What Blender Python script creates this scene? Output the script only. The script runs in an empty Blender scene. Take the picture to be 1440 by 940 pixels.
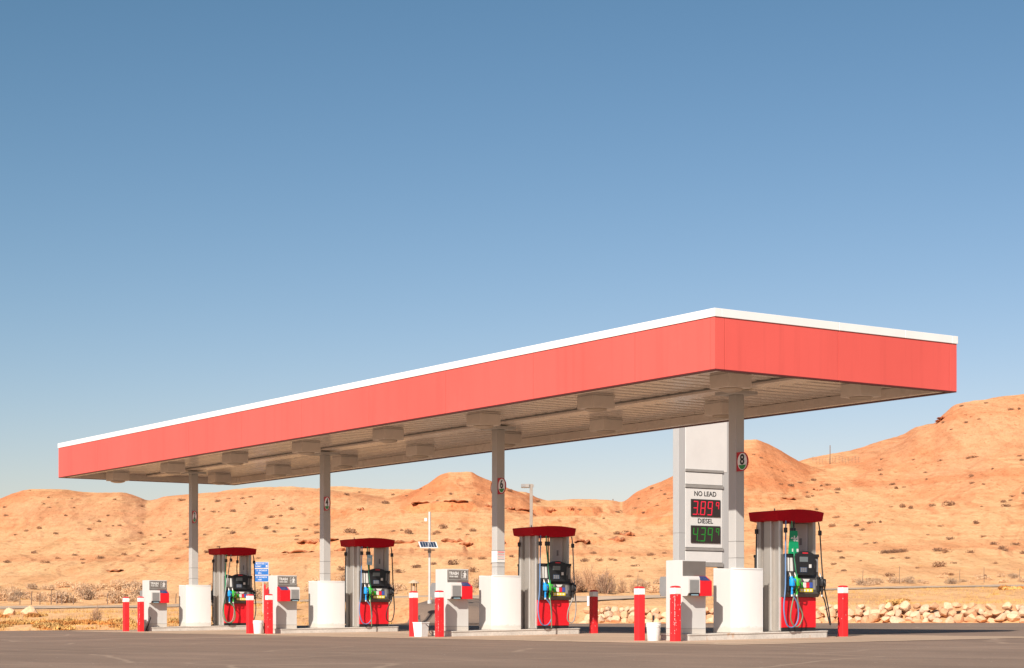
import bpy, bmesh, math, random
import numpy as np
from mathutils import Vector, Matrix
R_ = random.Random(7)
rng = np.random.default_rng(11)
sc = bpy.context.scene
COL = sc.collection
rad = math.radians

# ------------------------------------------------------------------ camera geometry
FPX, PCX, HOR = 2670.0, 720.0, 865.0
TH = rad(145.94)
FW = (math.cos(TH), math.sin(TH)); RT = (math.sin(TH), -math.cos(TH))
CAM = (-(4.49*RT[0]+38.0*FW[0]), -(4.49*RT[1]+38.0*FW[1]))
ZC = .487
SLOPE = .011
def at(px, Z):
    k = (px-PCX)/FPX*Z
    return CAM[0]+k*RT[0]+Z*FW[0], CAM[1]+k*RT[1]+Z*FW[1]
def lot_z(y): return SLOPE*y

# ------------------------------------------------------------------ materials
def new_mat(name):
    m = bpy.data.materials.new(name); m.use_nodes = True
    nt = m.node_tree; nt.nodes.clear()
    out = nt.nodes.new('ShaderNodeOutputMaterial'); b = nt.nodes.new('ShaderNodeBsdfPrincipled')
    nt.links.new(b.outputs[0], out.inputs[0])
    return m, nt, b
def node(nt, typ, **kw):
    n = nt.nodes.new(typ)
    for k, v in kw.items(): setattr(n, k, v)
    return n
def ramp(nt, src, stops):
    r = node(nt, 'ShaderNodeValToRGB'); els = r.color_ramp.elements
    while len(els) < len(stops): els.new(.5)
    for e, (p, c) in zip(els, stops):
        e.position = p; e.color = (*c, 1) if len(c) == 3 else c
    nt.links.new(src, r.inputs[0]); return r.outputs[0]
def noise(nt, vec, scale, detail=5, rough=.6):
    n = node(nt, 'ShaderNodeTexNoise'); n.inputs['Scale'].default_value = scale
    n.inputs['Detail'].default_value = detail; n.inputs['Roughness'].default_value = rough
    if vec is not None: nt.links.new(vec, n.inputs['Vector'])
    return n.outputs['Fac']
def mapping(nt, scale=(1,1,1), coord='Object', loc=(0,0,0)):
    t = node(nt, 'ShaderNodeTexCoord'); m = node(nt, 'ShaderNodeMapping')
    m.inputs['Scale'].default_value = scale; m.inputs['Location'].default_value = loc
    nt.links.new(t.outputs[coord], m.inputs['Vector']); return m.outputs[0]
def mixc(nt, fac, a, b, mode='MIX'):
    m = node(nt, 'ShaderNodeMix', data_type='RGBA', blend_type=mode)
    for sock, v in ((m.inputs['Factor'], fac), (m.inputs['A'], a), (m.inputs['B'], b)):
        pass
    def put(idx, v):
        s = m.inputs[idx]
        if isinstance(v, (int, float)): s.default_value = v
        elif isinstance(v, tuple): s.default_value = (*v, 1) if len(v) == 3 else v
        else: nt.links.new(v, s)
    put(0, fac); put(6, a); put(7, b)
    return m.outputs[2]
def bump(nt, b, h, strength=.3, dist=.01):
    n = node(nt, 'ShaderNodeBump'); n.inputs['Strength'].default_value = strength
    n.inputs['Distance'].default_value = dist
    nt.links.new(h, n.inputs['Height']); nt.links.new(n.outputs[0], b.inputs['Normal'])
def hsc(c, k): return tuple(min(1, v*k) for v in c)
MATS = {}
def mat(name, col, rough=.5, metal=0., var=.12, scale=6., streak=False, spec=.5, bmp=0., coat=0.):
    if name in MATS: return MATS[name]
    m, nt, b = new_mat(name)
    v = mapping(nt, (1, 1, .18) if streak else (1, 1, 1))
    f = noise(nt, v, scale, 6, .65)
    c = ramp(nt, f, [(.3, hsc(col, 1-var)), (.7, hsc(col, 1+var*.6))])
    nt.links.new(c, b.inputs['Base Color'])
    r = node(nt, 'ShaderNodeMapRange'); nt.links.new(f, r.inputs[0])
    r.inputs[3].default_value = max(.05, rough-.08); r.inputs[4].default_value = min(1, rough+.1)
    nt.links.new(r.outputs[0], b.inputs['Roughness'])
    b.inputs['Metallic'].default_value = metal
    b.inputs['Specular IOR Level'].default_value = spec
    if coat: b.inputs['Coat Weight'].default_value = coat
    if bmp: bump(nt, b, noise(nt, v, scale*6, 4), bmp, .004)
    MATS[name] = m; return m
def emit_mat(name, col, strength):
    m, nt, b = new_mat(name); b.inputs['Base Color'].default_value = (*hsc(col, .3), 1)
    b.inputs['Emission Color'].default_value = (*col, 1); b.inputs['Emission Strength'].default_value = strength
    MATS[name] = m; return m

def fascia_mat():
    m, nt, b = new_mat('fascia_red'); col = (.73, .110, .088)
    f1 = noise(nt, mapping(nt, (1, 1, .4)), .35, 4); f2 = noise(nt, mapping(nt, (5, 5, .22)), 1., 5, .65); f3 = noise(nt, mapping(nt), .9, 5, .7)
    c = ramp(nt, f1, [(.35, hsc(col, .95)), (.65, (.76, .118, .096))])
    c = mixc(nt, .5, c, ramp(nt, f2, [(.30, (.86, .82, .82)), (.48, (1, 1, 1))]), 'MULTIPLY')
    c = mixc(nt, ramp(nt, f3, [(.60, (0, 0, 0)), (.80, (.16, .16, .16))]), c, (.78, .20, .17))
    nt.links.new(c, b.inputs['Base Color']); b.inputs['Roughness'].default_value = .45; b.inputs['Specular IOR Level'].default_value = .35
    bump(nt, b, noise(nt, mapping(nt, (1, 1, .5)), 1.1, 2), .12, .03); return m
M_fascia = fascia_mat()
def box_mat(name, col):
    m, nt, b = new_mat(name); v = mapping(nt)
    f = noise(nt, mapping(nt, (1, 1, .18)), 3., 6, .65); g = noise(nt, v, 7., 5, .7)
    c = ramp(nt, f, [(.3, hsc(col, .955)), (.7, hsc(col, 1.02))])
    sx = node(nt, 'ShaderNodeSeparateXYZ'); nt.links.new(v, sx.inputs[0])
    h = node(nt, 'ShaderNodeMath', operation='MULTIPLY_ADD'); nt.links.new(g, h.inputs[0]); h.inputs[1].default_value = -.16; nt.links.new(sx.outputs['Z'], h.inputs[2])
    c = mixc(nt, ramp(nt, h.outputs[0], [(.0, (.45, .45, .45)), (.05, (0, 0, 0))]), c, (.55, .46, .36))      # splashed dirt along the foot
    sp = noise(nt, mapping(nt, (1, 1, .5), loc=(4, 4, 1)), 5., 4, .75)
    c = mixc(nt, ramp(nt, sp, [(.70, (0, 0, 0)), (.74, (.25, .25, .25))]), c, (.60, .53, .45))
    nt.links.new(c, b.inputs['Base Color']); b.inputs['Roughness'].default_value = .36; return m
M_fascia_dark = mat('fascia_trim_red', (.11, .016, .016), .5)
M_white = mat('white_paint', (.82, .80, .77), .4, var=.04, scale=2.)
M_box = box_mat('enclosure_white', (.82, .81, .79))
M_grey = box_mat('light_grey_paint', (.60, .585, .56))
M_colm = mat('column_paint', (.47, .455, .435), .42, var=.06, scale=3., streak=True)
M_deck = mat('deck_beige', (.70, .62, .55), .26, var=.07, scale=1.5, spec=.5)
M_fixture = mat('fixture_beige', (.72, .65, .58), .5, var=.05)
M_lens = mat('lens_amber', (.50, .42, .34), .35, var=.05)
M_seam = mat('seam_dark', (.22, .21, .20), .6)
M_red = mat('pump_red', (.72, .012, .022), .38, var=.08, spec=.5)
M_topper = mat('topper_red', (.45, .005, .014), .6, var=.10, scale=3., spec=.12)
M_boll = mat('bollard_red', (.72, .025, .03), .5, var=.14, scale=9., spec=.35)
M_steel = mat('stainless', (.46, .425, .385), .36, metal=.45, var=.12, scale=5., streak=True)
M_steel_refl = mat('stainless_dark_reflection', (.30, .275, .255), .4, metal=.45, var=.1, scale=5., streak=True)  # darker copy of the steel, for reflections painted on the pump towers
M_black = mat('black_plastic', (.018, .018, .02), .42, var=.2)
M_dgrey = mat('dark_grey_panel', (.075, .07, .068), .5, var=.15)
M_mgrey = mat('mid_grey_panel', (.25, .245, .24), .5, var=.1)
M_sgrey = mat('sign_grey', (.16, .14, .125), .55, var=.08)
M_rub = mat('black_rubber', (.02, .02, .02), .6)
M_blueh = mat('blue_hose', (.11, .21, .40), .45)
M_greenh = mat('green_hose', (.02, .26, .11), .45)
M_oliveh = mat('weathered_hose', (.17, .21, .13), .55)
M_greyh = mat('grey_hose', (.28, .27, .25), .55)
M_bluen = mat('blue_nozzle', (.01, .30, .75), .4)
M_greenn = mat('green_nozzle', (.05, .45, .05), .4)
M_yellow = mat('yellow_sticker', (.85, .68, .02), .5)
M_greent = mat('green_tag', (.0, .30, .12), .5)
M_bluesq = mat('blue_sticker', (.05, .10, .40), .5)
M_redsq = mat('red_sticker', (.70, .03, .05), .5)
M_paper = mat('paper_label', (.72, .71, .68), .6, var=.05)
M_screen = mat('screen_grey', (.16, .19, .20), .2, var=.05)
M_key = mat('keypad_blue', (.06, .09, .16), .4)
M_water = mat('washer_water', (.03, .05, .16), .2)
M_ink = mat('black_ink', (.02, .02, .02), .6)
M_blue = mat('road_sign_blue', (.0, .12, .42), .4, var=.05)
M_towel = mat('paper_towel', (.35, .55, .66), .8)
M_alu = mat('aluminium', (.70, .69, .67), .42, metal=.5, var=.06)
M_signface = mat('sign_face_white', (.69, .665, .635), .4, var=.05, scale=1.5)
M_signpost = mat('sign_post_grey', (.44, .43, .42), .45, var=.04, streak=True)
M_rail = mat('sign_rail', (.30, .28, .26), .5)
M_solar = mat('solar_cell', (.03, .045, .085), .15, var=.1, coat=.5)
M_wood = mat('weathered_wood', (.20, .13, .09), .8, var=.2, scale=8, streak=True)
M_rust = mat('rust_stain', (.32, .13, .05), .8)
M_ledr = emit_mat('led_red', (1., .02, .06), .5)
M_ledg = emit_mat('led_green', (.03, .40, .04), .21)
M_disp = mat('display_black', (.03, .022, .02), .3)
M_bucket = mat('bucket_white', (.80, .79, .77), .45, var=.08, scale=14)
M_numface = mat('number_face', (.84, .82, .78), .5)
M_numred = mat('number_red', (.50, .02, .03), .5)
M_numgreen = mat('number_green', (.03, .25, .06), .5)

# concrete with dirty patches
def concrete(name, col, rusty=False):
    m, nt, b = new_mat(name)
    v = mapping(nt)
    f1 = noise(nt, v, 1.3, 6); f2 = noise(nt, v, 22, 6, .7)
    c = ramp(nt, f1, [(.3, hsc(col, .80)), (.65, hsc(col, 1.08))])
    c = mixc(nt, .35, c, ramp(nt, f2, [(.35, (.55, .55, .55)), (.6, (1, 1, 1))]), 'MULTIPLY')
    if rusty:
        f3 = noise(nt, mapping(nt, (1, 1, .5), loc=(3, 1, 0)), 3.2, 4)
        g = ramp(nt, f3, [(.60, (0, 0, 0)), (.70, (1, 1, 1))])
        c = mixc(nt, g, c, (.50, .24, .08))
    nt.links.new(c, b.inputs['Base Color']); b.inputs['Roughness'].default_value = .8
    bump(nt, b, f2, .25, .01); MATS[name] = m; return m
M_conc = concrete('island_concrete', (.62, .57, .51))
M_conc_r = concrete('island_concrete_rusty', (.62, .57, .51), True)

def asphalt(name, base, tan, amount, spots=.5):
    m, nt, b = new_mat(name)
    v = mapping(nt); vs = mapping(nt, (.22, 1, 1))
    f1 = noise(nt, v, .16, 5, .6); f2 = noise(nt, vs, 1.1, 6, .65); f3 = noise(nt, v, 26, 5, .75); f4 = noise(nt, v, 5.5, 4, .7)
    c = ramp(nt, f1, [(.32, hsc(base, .86)), (.66, hsc(base, 1.10))])
    c = mixc(nt, .7, c, ramp(nt, f2, [(.3, (.70, .70, .71)), (.64, (1.04, 1.04, 1.04))]), 'MULTIPLY')
    c = mixc(nt, ramp(nt, f4, [(.62, (0, 0, 0)), (.78, (amount,)*3)]), c, tan)
    c = mixc(nt, .6, c, ramp(nt, f3, [(.30, (.50, .50, .50)), (.52, (1, 1, 1))]), 'MULTIPLY')
    patch = noise(nt, mapping(nt, (.35, 1, 1), loc=(7, 3, 0)), .32, 3, .5)
    c = mixc(nt, ramp(nt, patch, [(.52, (0, 0, 0)), (.60, (.45, .45, .45))]), c, hsc(base, .84))
    oil = noise(nt, mapping(nt, loc=(2, 9, 0)), .9, 3, .6)
    c = mixc(nt, ramp(nt, oil, [(.68, (0, 0, 0)), (.75, (spots,)*3)]), c, hsc(base, .42))
    chips = noise(nt, v, 14, 2, .5)
    c = mixc(nt, ramp(nt, chips, [(.735, (0, 0, 0)), (.76, (.9, .9, .9))]), c, (.66, .56, .47))
    # sealed and sandy cracks
    wob = node(nt, 'ShaderNodeVectorMath', operation='ADD')
    nz = node(nt, 'ShaderNodeTexNoise'); nz.inputs['Scale'].default_value = .5; nt.links.new(v, nz.inputs['Vector'])
    sc_ = node(nt, 'ShaderNodeVectorMath', operation='SCALE'); sc_.inputs['Scale'].default_value = .7
    nt.links.new(nz.outputs['Color'], sc_.inputs[0]); nt.links.new(v, wob.inputs[0]); nt.links.new(sc_.outputs[0], wob.inputs[1])
    vo = node(nt, 'ShaderNodeTexVoronoi', feature='DISTANCE_TO_EDGE'); vo.inputs['Scale'].default_value = .19
    nt.links.new(wob.outputs[0], vo.inputs['Vector'])
    k = ramp(nt, vo.outputs['Distance'], [(.0, (.55, .55, .55)), (.006, (.4, .4, .4)), (.010, (0, 0, 0))])
    c = mixc(nt, k, c, hsc(tan, 1.05))
    nt.links.new(c, b.inputs['Base Color']); b.inputs['Roughness'].default_value = .9
    b.inputs['Specular IOR Level'].default_value = .25
    bump(nt, b, f3, .5, .012); MATS[name] = m; return m
M_asph = asphalt('asphalt', (.285, .195, .142), (.40, .29, .21), .45)
M_asph2 = asphalt('old_asphalt', (.26, .185, .14), (.36, .25, .17), .3, .0)
M_road = asphalt('road_asphalt', (.60, .43, .30), (.40, .29, .21), .3, .0)
M_pad = asphalt('pad_concrete', (.53, .375, .26), (.55, .41, .30), .5)

def terrain_mat():
    m, nt, b = new_mat('desert_ground')
    tc_ = node(nt, 'ShaderNodeTexCoord')
    m1 = node(nt, 'ShaderNodeMapping'); m1.inputs['Rotation'].default_value = (0, 0, -(TH-rad(90))); nt.links.new(tc_.outputs['Object'], m1.inputs['Vector'])
    def axes(sx, sy, sz=1.):                        # x along the hill front, y up the slopes
        m2 = node(nt, 'ShaderNodeMapping'); m2.inputs['Scale'].default_value = (sx, sy, sz); nt.links.new(m1.outputs[0], m2.inputs['Vector']); return m2.outputs[0]
    v = axes(1, .40, 1); v2 = axes(1, .55, 1)
    geo = node(nt, 'ShaderNodeNewGeometry')
    sep = node(nt, 'ShaderNodeSeparateXYZ'); nt.links.new(geo.outputs['Normal'], sep.inputs[0])
    pos = node(nt, 'ShaderNodeSeparateXYZ'); nt.links.new(geo.outputs['Position'], pos.inputs[0])
    f1 = noise(nt, v2, .026, 6, .6); f2 = noise(nt, v, .16, 6, .65); f3 = noise(nt, v, 1.3, 6, .72); f4 = noise(nt, v, 5.5, 3, .7)
    orange, deep, sand, pale = (.67, .255, .108), (.62, .200, .080), (.83, .480, .235), (.66, .320, .165)
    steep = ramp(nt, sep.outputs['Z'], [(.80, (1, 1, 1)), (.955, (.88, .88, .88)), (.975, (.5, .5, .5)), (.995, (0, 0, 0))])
    base = mixc(nt, ramp(nt, f1, [(.44, (0, 0, 0)), (.60, (1, 1, 1))]), orange, pale)
    base = mixc(nt, ramp(nt, f2, [(.50, (0, 0, 0)), (.72, (.6, .6, .6))]), base, orange)
    # blown sand lies against the foot of the slopes
    zf = node(nt, 'ShaderNodeMath', operation='MULTIPLY_ADD'); nt.links.new(f1, zf.inputs[0]); zf.inputs[1].default_value = -.5
    zs_ = node(nt, 'ShaderNodeMapRange'); zs_.inputs[1].default_value = 2.; zs_.inputs[2].default_value = 13.; zs_.inputs[3].default_value = 1.; zs_.inputs[4].default_value = .12
    nt.links.new(pos.outputs['Z'], zs_.inputs[0]); nt.links.new(zs_.outputs[0], zf.inputs[2])
    base = mixc(nt, zf.outputs[0], base, (.74, .405, .205))
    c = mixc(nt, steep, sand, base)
    # bedding: colour bands that follow height, disturbed
    wz = node(nt, 'ShaderNodeMath', operation='MULTIPLY_ADD'); nt.links.new(f2, wz.inputs[0]); wz.inputs[1].default_value = 1.6
    nt.links.new(pos.outputs['Z'], wz.inputs[2])
    cx_ = node(nt, 'ShaderNodeCombineXYZ'); nt.links.new(wz.outputs[0], cx_.inputs['Z'])
    fb = noise(nt, cx_.outputs[0], .55, 5, .6)
    c = mixc(nt, ramp(nt, fb, [(.50, (0, 0, 0)), (.60, (.45, .45, .45)), (.70, (0, 0, 0))]), c, deep)
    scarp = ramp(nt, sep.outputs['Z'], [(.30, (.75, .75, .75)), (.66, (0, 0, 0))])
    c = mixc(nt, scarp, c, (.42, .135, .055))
    # rills running down the slopes, and their pale wash
    fr = noise(nt, axes(.42, .030, .1), 1.0, 5, .62)
    c = mixc(nt, .55, c, ramp(nt, fr, [(.38, (.76, .68, .62)), (.50, (1, 1, 1)), (.66, (1.06, 1.08, 1.1))]), 'MULTIPLY')
    # gravel and fine dark specks
    c = mixc(nt, .48, c, ramp(nt, f3, [(.36, (.66, .60, .55)), (.54, (1.03, 1.03, 1.03))]), 'MULTIPLY')
    f5 = noise(nt, axes(1., .5, 1.), 2.1, 2, .5)
    c = mixc(nt, .6, c, ramp(nt, f5, [(.27, (.50, .38, .32)), (.36, (1, 1, 1))]), 'MULTIPLY')
    c = mixc(nt, .55, c, ramp(nt, f4, [(.33, (.50, .42, .38)), (.46, (1, 1, 1))]), 'MULTIPLY')
    nt.links.new(c, b.inputs['Base Color']); b.inputs['Roughness'].default_value = .95
    b.inputs['Specular IOR Level'].default_value = .1
    h = node(nt, 'ShaderNodeMath', operation='MULTIPLY_ADD'); nt.links.new(fr, h.inputs[0]); h.inputs[1].default_value = 1.6; nt.links.new(f3, h.inputs[2])
    bump(nt, b, h.outputs[0], .42, .34); MATS['desert'] = m; return m
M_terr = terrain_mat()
def stone_mat(name, col):
    m, nt, b = new_mat(name)
    oi = node(nt, 'ShaderNodeObjectInfo')
    v = mapping(nt); f = noise(nt, v, 5., 6, .7); g = noise(nt, v, 24., 4, .7)
    c = ramp(nt, f, [(.3, hsc(col, .72)), (.65, hsc(col, 1.1))])
    tint = ramp(nt, oi.outputs['Random'], [(.0, (.78, .62, .50)), (.35, (1, .86, .74)), (.7, (1, .98, .92)), (1., (.80, .78, .78))])
    c = mixc(nt, 1., c, tint, 'MULTIPLY')
    nt.links.new(c, b.inputs['Base Color']); b.inputs['Roughness'].default_value = .9
    bump(nt, b, g, .4, .02); MATS[name] = m; return m
M_stone = stone_mat('boulder_stone', (.76, .53, .36))
M_ledge = mat('ledge_rock', (.40, .155, .07), .9, var=.35, scale=1.5, bmp=.5)
def plant_mat(name, col, var=.35):
    m, nt, b = new_mat(name)
    oi = node(nt, 'ShaderNodeObjectInfo')
    f = noise(nt, mapping(nt), 3.5, 4, .7)
    c = ramp(nt, f, [(.3, hsc(col, 1-var)), (.7, hsc(col, 1+var))])
    c = mixc(nt, 1., c, ramp(nt, oi.outputs['Random'], [(0, (.72, .74, .78)), (1, (1.15, 1.1, 1.))]), 'MULTIPLY')
    nt.links.new(c, b.inputs['Base Color']); b.inputs['Roughness'].default_value = .9
    b.inputs['Specular IOR Level'].default_value = .1; MATS[name] = m; return m
M_shrub = plant_mat('brown_shrub', (.30, .165, .10))
M_sage = plant_mat('pale_sage', (.64, .43, .27))
M_sage_d = plant_mat('grey_sage', (.44, .30, .20))
M_twig = plant_mat('bare_twig', (.42, .26, .17))
M_grass = plant_mat('dry_grass', (.66, .40, .15), .25)
M_grass_o = plant_mat('rusty_dry_grass', (.55, .25, .08), .3)

# ------------------------------------------------------------------ mesh builder
class MB:
    def __init__(s): s.v = []; s.f = []; s.m = []; s.mats = []
    def mi(s, m):
        if m not in s.mats: s.mats.append(m)
        return s.mats.index(m)
    def add(s, verts, faces, m):
        o = len(s.v); i = s.mi(m); s.v += [tuple(p) for p in verts]
        for f in faces: s.f.append(tuple(o+k for k in f)); s.m.append(i)
        return s
    def box(s, x0, x1, y0, y1, z0, z1, m, bev=0.):
        if x0 > x1: x0, x1 = x1, x0
        if y0 > y1: y0, y1 = y1, y0
        if bev <= 0:
            vs = [(x, y, z) for z in (z0, z1) for y in (y0, y1) for x in (x0, x1)]
            return s.add(vs, [(0,2,3,1),(4,5,7,6),(0,1,5,4),(2,6,7,3),(0,4,6,2),(1,3,7,5)], m)
        bm = bmesh.new(); bmesh.ops.create_cube(bm, size=1)
        for v in bm.verts:
            v.co = Vector(((x0+x1)/2+v.co.x*(x1-x0), (y0+y1)/2+v.co.y*(y1-y0), (z0+z1)/2+v.co.z*(z1-z0)))
        bmesh.ops.bevel(bm, geom=bm.edges[:], offset=bev, segments=2, profile=.5, affect='EDGES')
        bm.verts.index_update()
        s.add([v.co[:] for v in bm.verts], [[v.index for v in f.verts] for f in bm.faces], m); bm.free(); return s
    def prism(s, poly, z0, z1, m, zt=None):           # poly in xy, extruded in z (zt: z offset at the top per vertex)
        n = len(poly); a = sum(poly[i][0]*poly[(i+1)%n][1]-poly[(i+1)%n][0]*poly[i][1] for i in range(n))
        if a < 0: poly = poly[::-1]
        vs = [(x, y, z0) for x, y in poly]+[(x, y, z1+(zt(x, y) if zt else 0)) for x, y in poly]
        fs = [tuple(range(n))[::-1], tuple(range(n, 2*n))]+[(i, (i+1)%n, n+(i+1)%n, n+i) for i in range(n)]
        return s.add(vs, fs, m)
    def extr(s, poly, axis, a0, a1, m):               # poly (u,v) extruded along axis 'x' (u=y,v=z) or 'y' (u=x,v=z)
        n = len(poly)
        if axis == 'x': mk = lambda u, v, a: (a, u, v)
        else: mk = lambda u, v, a: (u, a, v)
        vs = [mk(u, v, a0) for u, v in poly]+[mk(u, v, a1) for u, v in poly]
        fs = [tuple(range(n)), tuple(range(n, 2*n))[::-1]]+[(i, n+i, n+(i+1)%n, (i+1)%n) for i in range(n)]
        return s.add(vs, fs, m)
    def tube(s, pts, r, m, n=8, cap=True):
        pts = [Vector(p) for p in pts]; k = len(pts); rs = r if isinstance(r, (list, tuple)) else [r]*k
        vs = []; fs = []; up = Vector((.31, .17, .93)).normalized()
        for i, p in enumerate(pts):
            t = (pts[min(i+1, k-1)]-pts[max(i-1, 0)]).normalized()
            a = t.cross(up)
            if a.length < 1e-3: a = t.cross(Vector((1, 0, 0)))
            a.normalize(); b = t.cross(a)
            for j in range(n):
                q = 2*math.pi*j/n; vs.append(p+(a*math.cos(q)+b*math.sin(q))*rs[i])
        for i in range(k-1):
            for j in range(n): fs.append((i*n+j, i*n+(j+1)%n, (i+1)*n+(j+1)%n, (i+1)*n+j))
        if cap: fs += [tuple(range(n))[::-1], tuple(range((k-1)*n, k*n))]
        return s.add(vs, fs, m)
    def lathe(s, prof, m, n=24, c=(0, 0, 0), cap=True):
        vs = []; fs = []; k = len(prof)
        for r, z in prof:
            for j in range(n):
                q = 2*math.pi*j/n; vs.append((c[0]+r*math.cos(q), c[1]+r*math.sin(q), c[2]+z))
        for i in range(k-1):
            for j in range(n): fs.append((i*n+j, i*n+(j+1)%n, (i+1)*n+(j+1)%n, (i+1)*n+j))
        if cap: fs += [tuple(range(n))[::-1], tuple(range((k-1)*n, k*n))]
        return s.add(vs, fs, m)
    def xform(s, M, start=0):
        for i in range(start, len(s.v)): s.v[i] = tuple(M @ Vector(s.v[i]))
        return s
    def build(s, name, parent=None, loc=(0, 0, 0), smooth=None, rz=0.):
        me = bpy.data.meshes.new(name); me.from_pydata(s.v, [], s.f)
        for m in s.mats: me.materials.append(m)
        me.polygons.foreach_set('material_index', s.m)
        bm = bmesh.new(); bm.from_mesh(me); bmesh.ops.recalc_face_normals(bm, faces=bm.faces[:]); bm.to_mesh(me); bm.free()
        if smooth:
            me.polygons.foreach_set('use_smooth', [True]*len(me.polygons))
            me.set_sharp_from_angle(angle=rad(smooth))
        o = bpy.data.objects.new(name, me); COL.objects.link(o); o.location = loc; o.rotation_euler = (0, 0, rz)
        if parent: o.parent = parent
        return o
def tag(o, label, cat, group=None, kind=None):
    if label: o['label'] = label
    if cat: o['category'] = cat
    if group: o['group'] = group
    if kind: o['kind'] = kind
    return o
def thing(name, label, cat, loc=(0, 0, 0), rz=0., group=None):
    o = bpy.data.objects.new(name, None); COL.objects.link(o); o.empty_display_size = .2
    o.location = loc; o.rotation_euler = (0, 0, rz)
    return tag(o, label, cat, group)
def dup(root, loc, rz=None, label=None):
    def cp(o, par):
        c = o.copy(); COL.objects.link(c)
        if par: c.parent = par
        for ch in [x for x in bpy.data.objects if x.parent == o]: cp(ch, c)
        return c
    c = cp(root, None); c.location = loc
    if rz is not None: c.rotation_euler = (0, 0, rz)
    if label: c['label'] = label
    return c
_txt = {}
def text_mesh(s, size, bold=0., depth=.003):
    key = (s, size, bold, depth)
    if key in _txt: return _txt[key]
    cu = bpy.data.curves.new('lettering', 'FONT'); cu.body = s; cu.size = size
    cu.align_x = 'CENTER'; cu.align_y = 'CENTER'; cu.extrude = depth; cu.offset = bold
    ob = bpy.data.objects.new('lettering', cu); COL.objects.link(ob)
    dg = bpy.context.evaluated_depsgraph_get(); dg.update()
    me = bpy.data.meshes.new_from_object(ob.evaluated_get(dg))
    vs = [tuple(v.co) for v in me.vertices]; fs = [tuple(p.vertices) for p in me.polygons]
    bpy.data.objects.remove(ob); bpy.data.curves.remove(cu); bpy.data.meshes.remove(me)
    _txt[key] = (vs, fs); return vs, fs
def put_text(mb, s, size, o, u, w, m, bold=0., sx=1., depth=.003):
    vs, fs = text_mesh(s, size, bold, depth)
    o = Vector(o); u = Vector(u); w = Vector(w); n = u.cross(w)
    return mb.add([o+u*(v[0]*sx)+w*v[1]+n*v[2] for v in vs], fs, m)
def catmull(P, n=8):
    P = [Vector(p) for p in P]; Q = [P[0]*2-P[1]]+P+[P[-1]*2-P[-2]]; out = []
    for i in range(1, len(Q)-2):
        for j in range(n):
            t = j/n; a, b, c, d = Q[i-1], Q[i], Q[i+1], Q[i+2]
            out.append(.5*((2*b)+(c-a)*t+(2*a-5*b+4*c-d)*t*t+(3*b-a-3*c+d)*t**3))
    out.append(P[-1]); return out

# ------------------------------------------------------------------ terrain
def smooth_interp(x, xp, fp):
    """monotone cubic interpolation (vectorised over x)"""
    xp = np.asarray(xp, float); fp = np.asarray(fp, float)
    h = np.diff(xp); d = np.diff(fp)/h
    m = np.zeros_like(fp); m[1:-1] = np.where(d[:-1]*d[1:] > 0, 2*d[:-1]*d[1:]/(d[:-1]+d[1:]+1e-12), 0)
    m[0] = d[0]; m[-1] = d[-1]
    x = np.clip(x, xp[0], xp[-1]); i = np.clip(np.searchsorted(xp, x)-1, 0, len(xp)-2)
    t = (x-xp[i])/h[i]
    return ((2*t**3-3*t**2+1)*fp[i]+(t**3-2*t**2+t)*h[i]*m[i]+(-2*t**3+3*t**2)*fp[i+1]+(t**3-t**2)*h[i]*m[i+1])
_perm = rng.permutation(65536); _val = rng.random(65536)
def vnoise(x, y, seed=0):
    xi = np.floor(x).astype(np.int64); yi = np.floor(y).astype(np.int64); xf = x-xi; yf = y-yi
    u = xf*xf*xf*(xf*(xf*6-15)+10); v = yf*yf*yf*(yf*(yf*6-15)+10)
    def h(a, b): return _val[_perm[(a*7919+b*104729+seed*1299709) & 65535]]
    return (h(xi, yi)*(1-u)+h(xi+1, yi)*u)*(1-v)+(h(xi, yi+1)*(1-u)+h(xi+1, yi+1)*u)*v
def fbm(x, y, oct=4, seed=0, gain=.5):
    s = 0; a = 1; t = 0
    for k in range(oct): s = s+a*(vnoise(x*2**k+17*k, y*2**k-9*k, seed+k)-.5); t += a; a *= gain
    return s/t*2
def ridged(x, y, oct=3, seed=0):
    s = 0; a = 1; t = 0
    for k in range(oct): s = s+a*(1-np.abs(2*vnoise(x*2**k, y*2**k, seed+k)-1)); t += a; a *= .5
    return s/t

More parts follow.
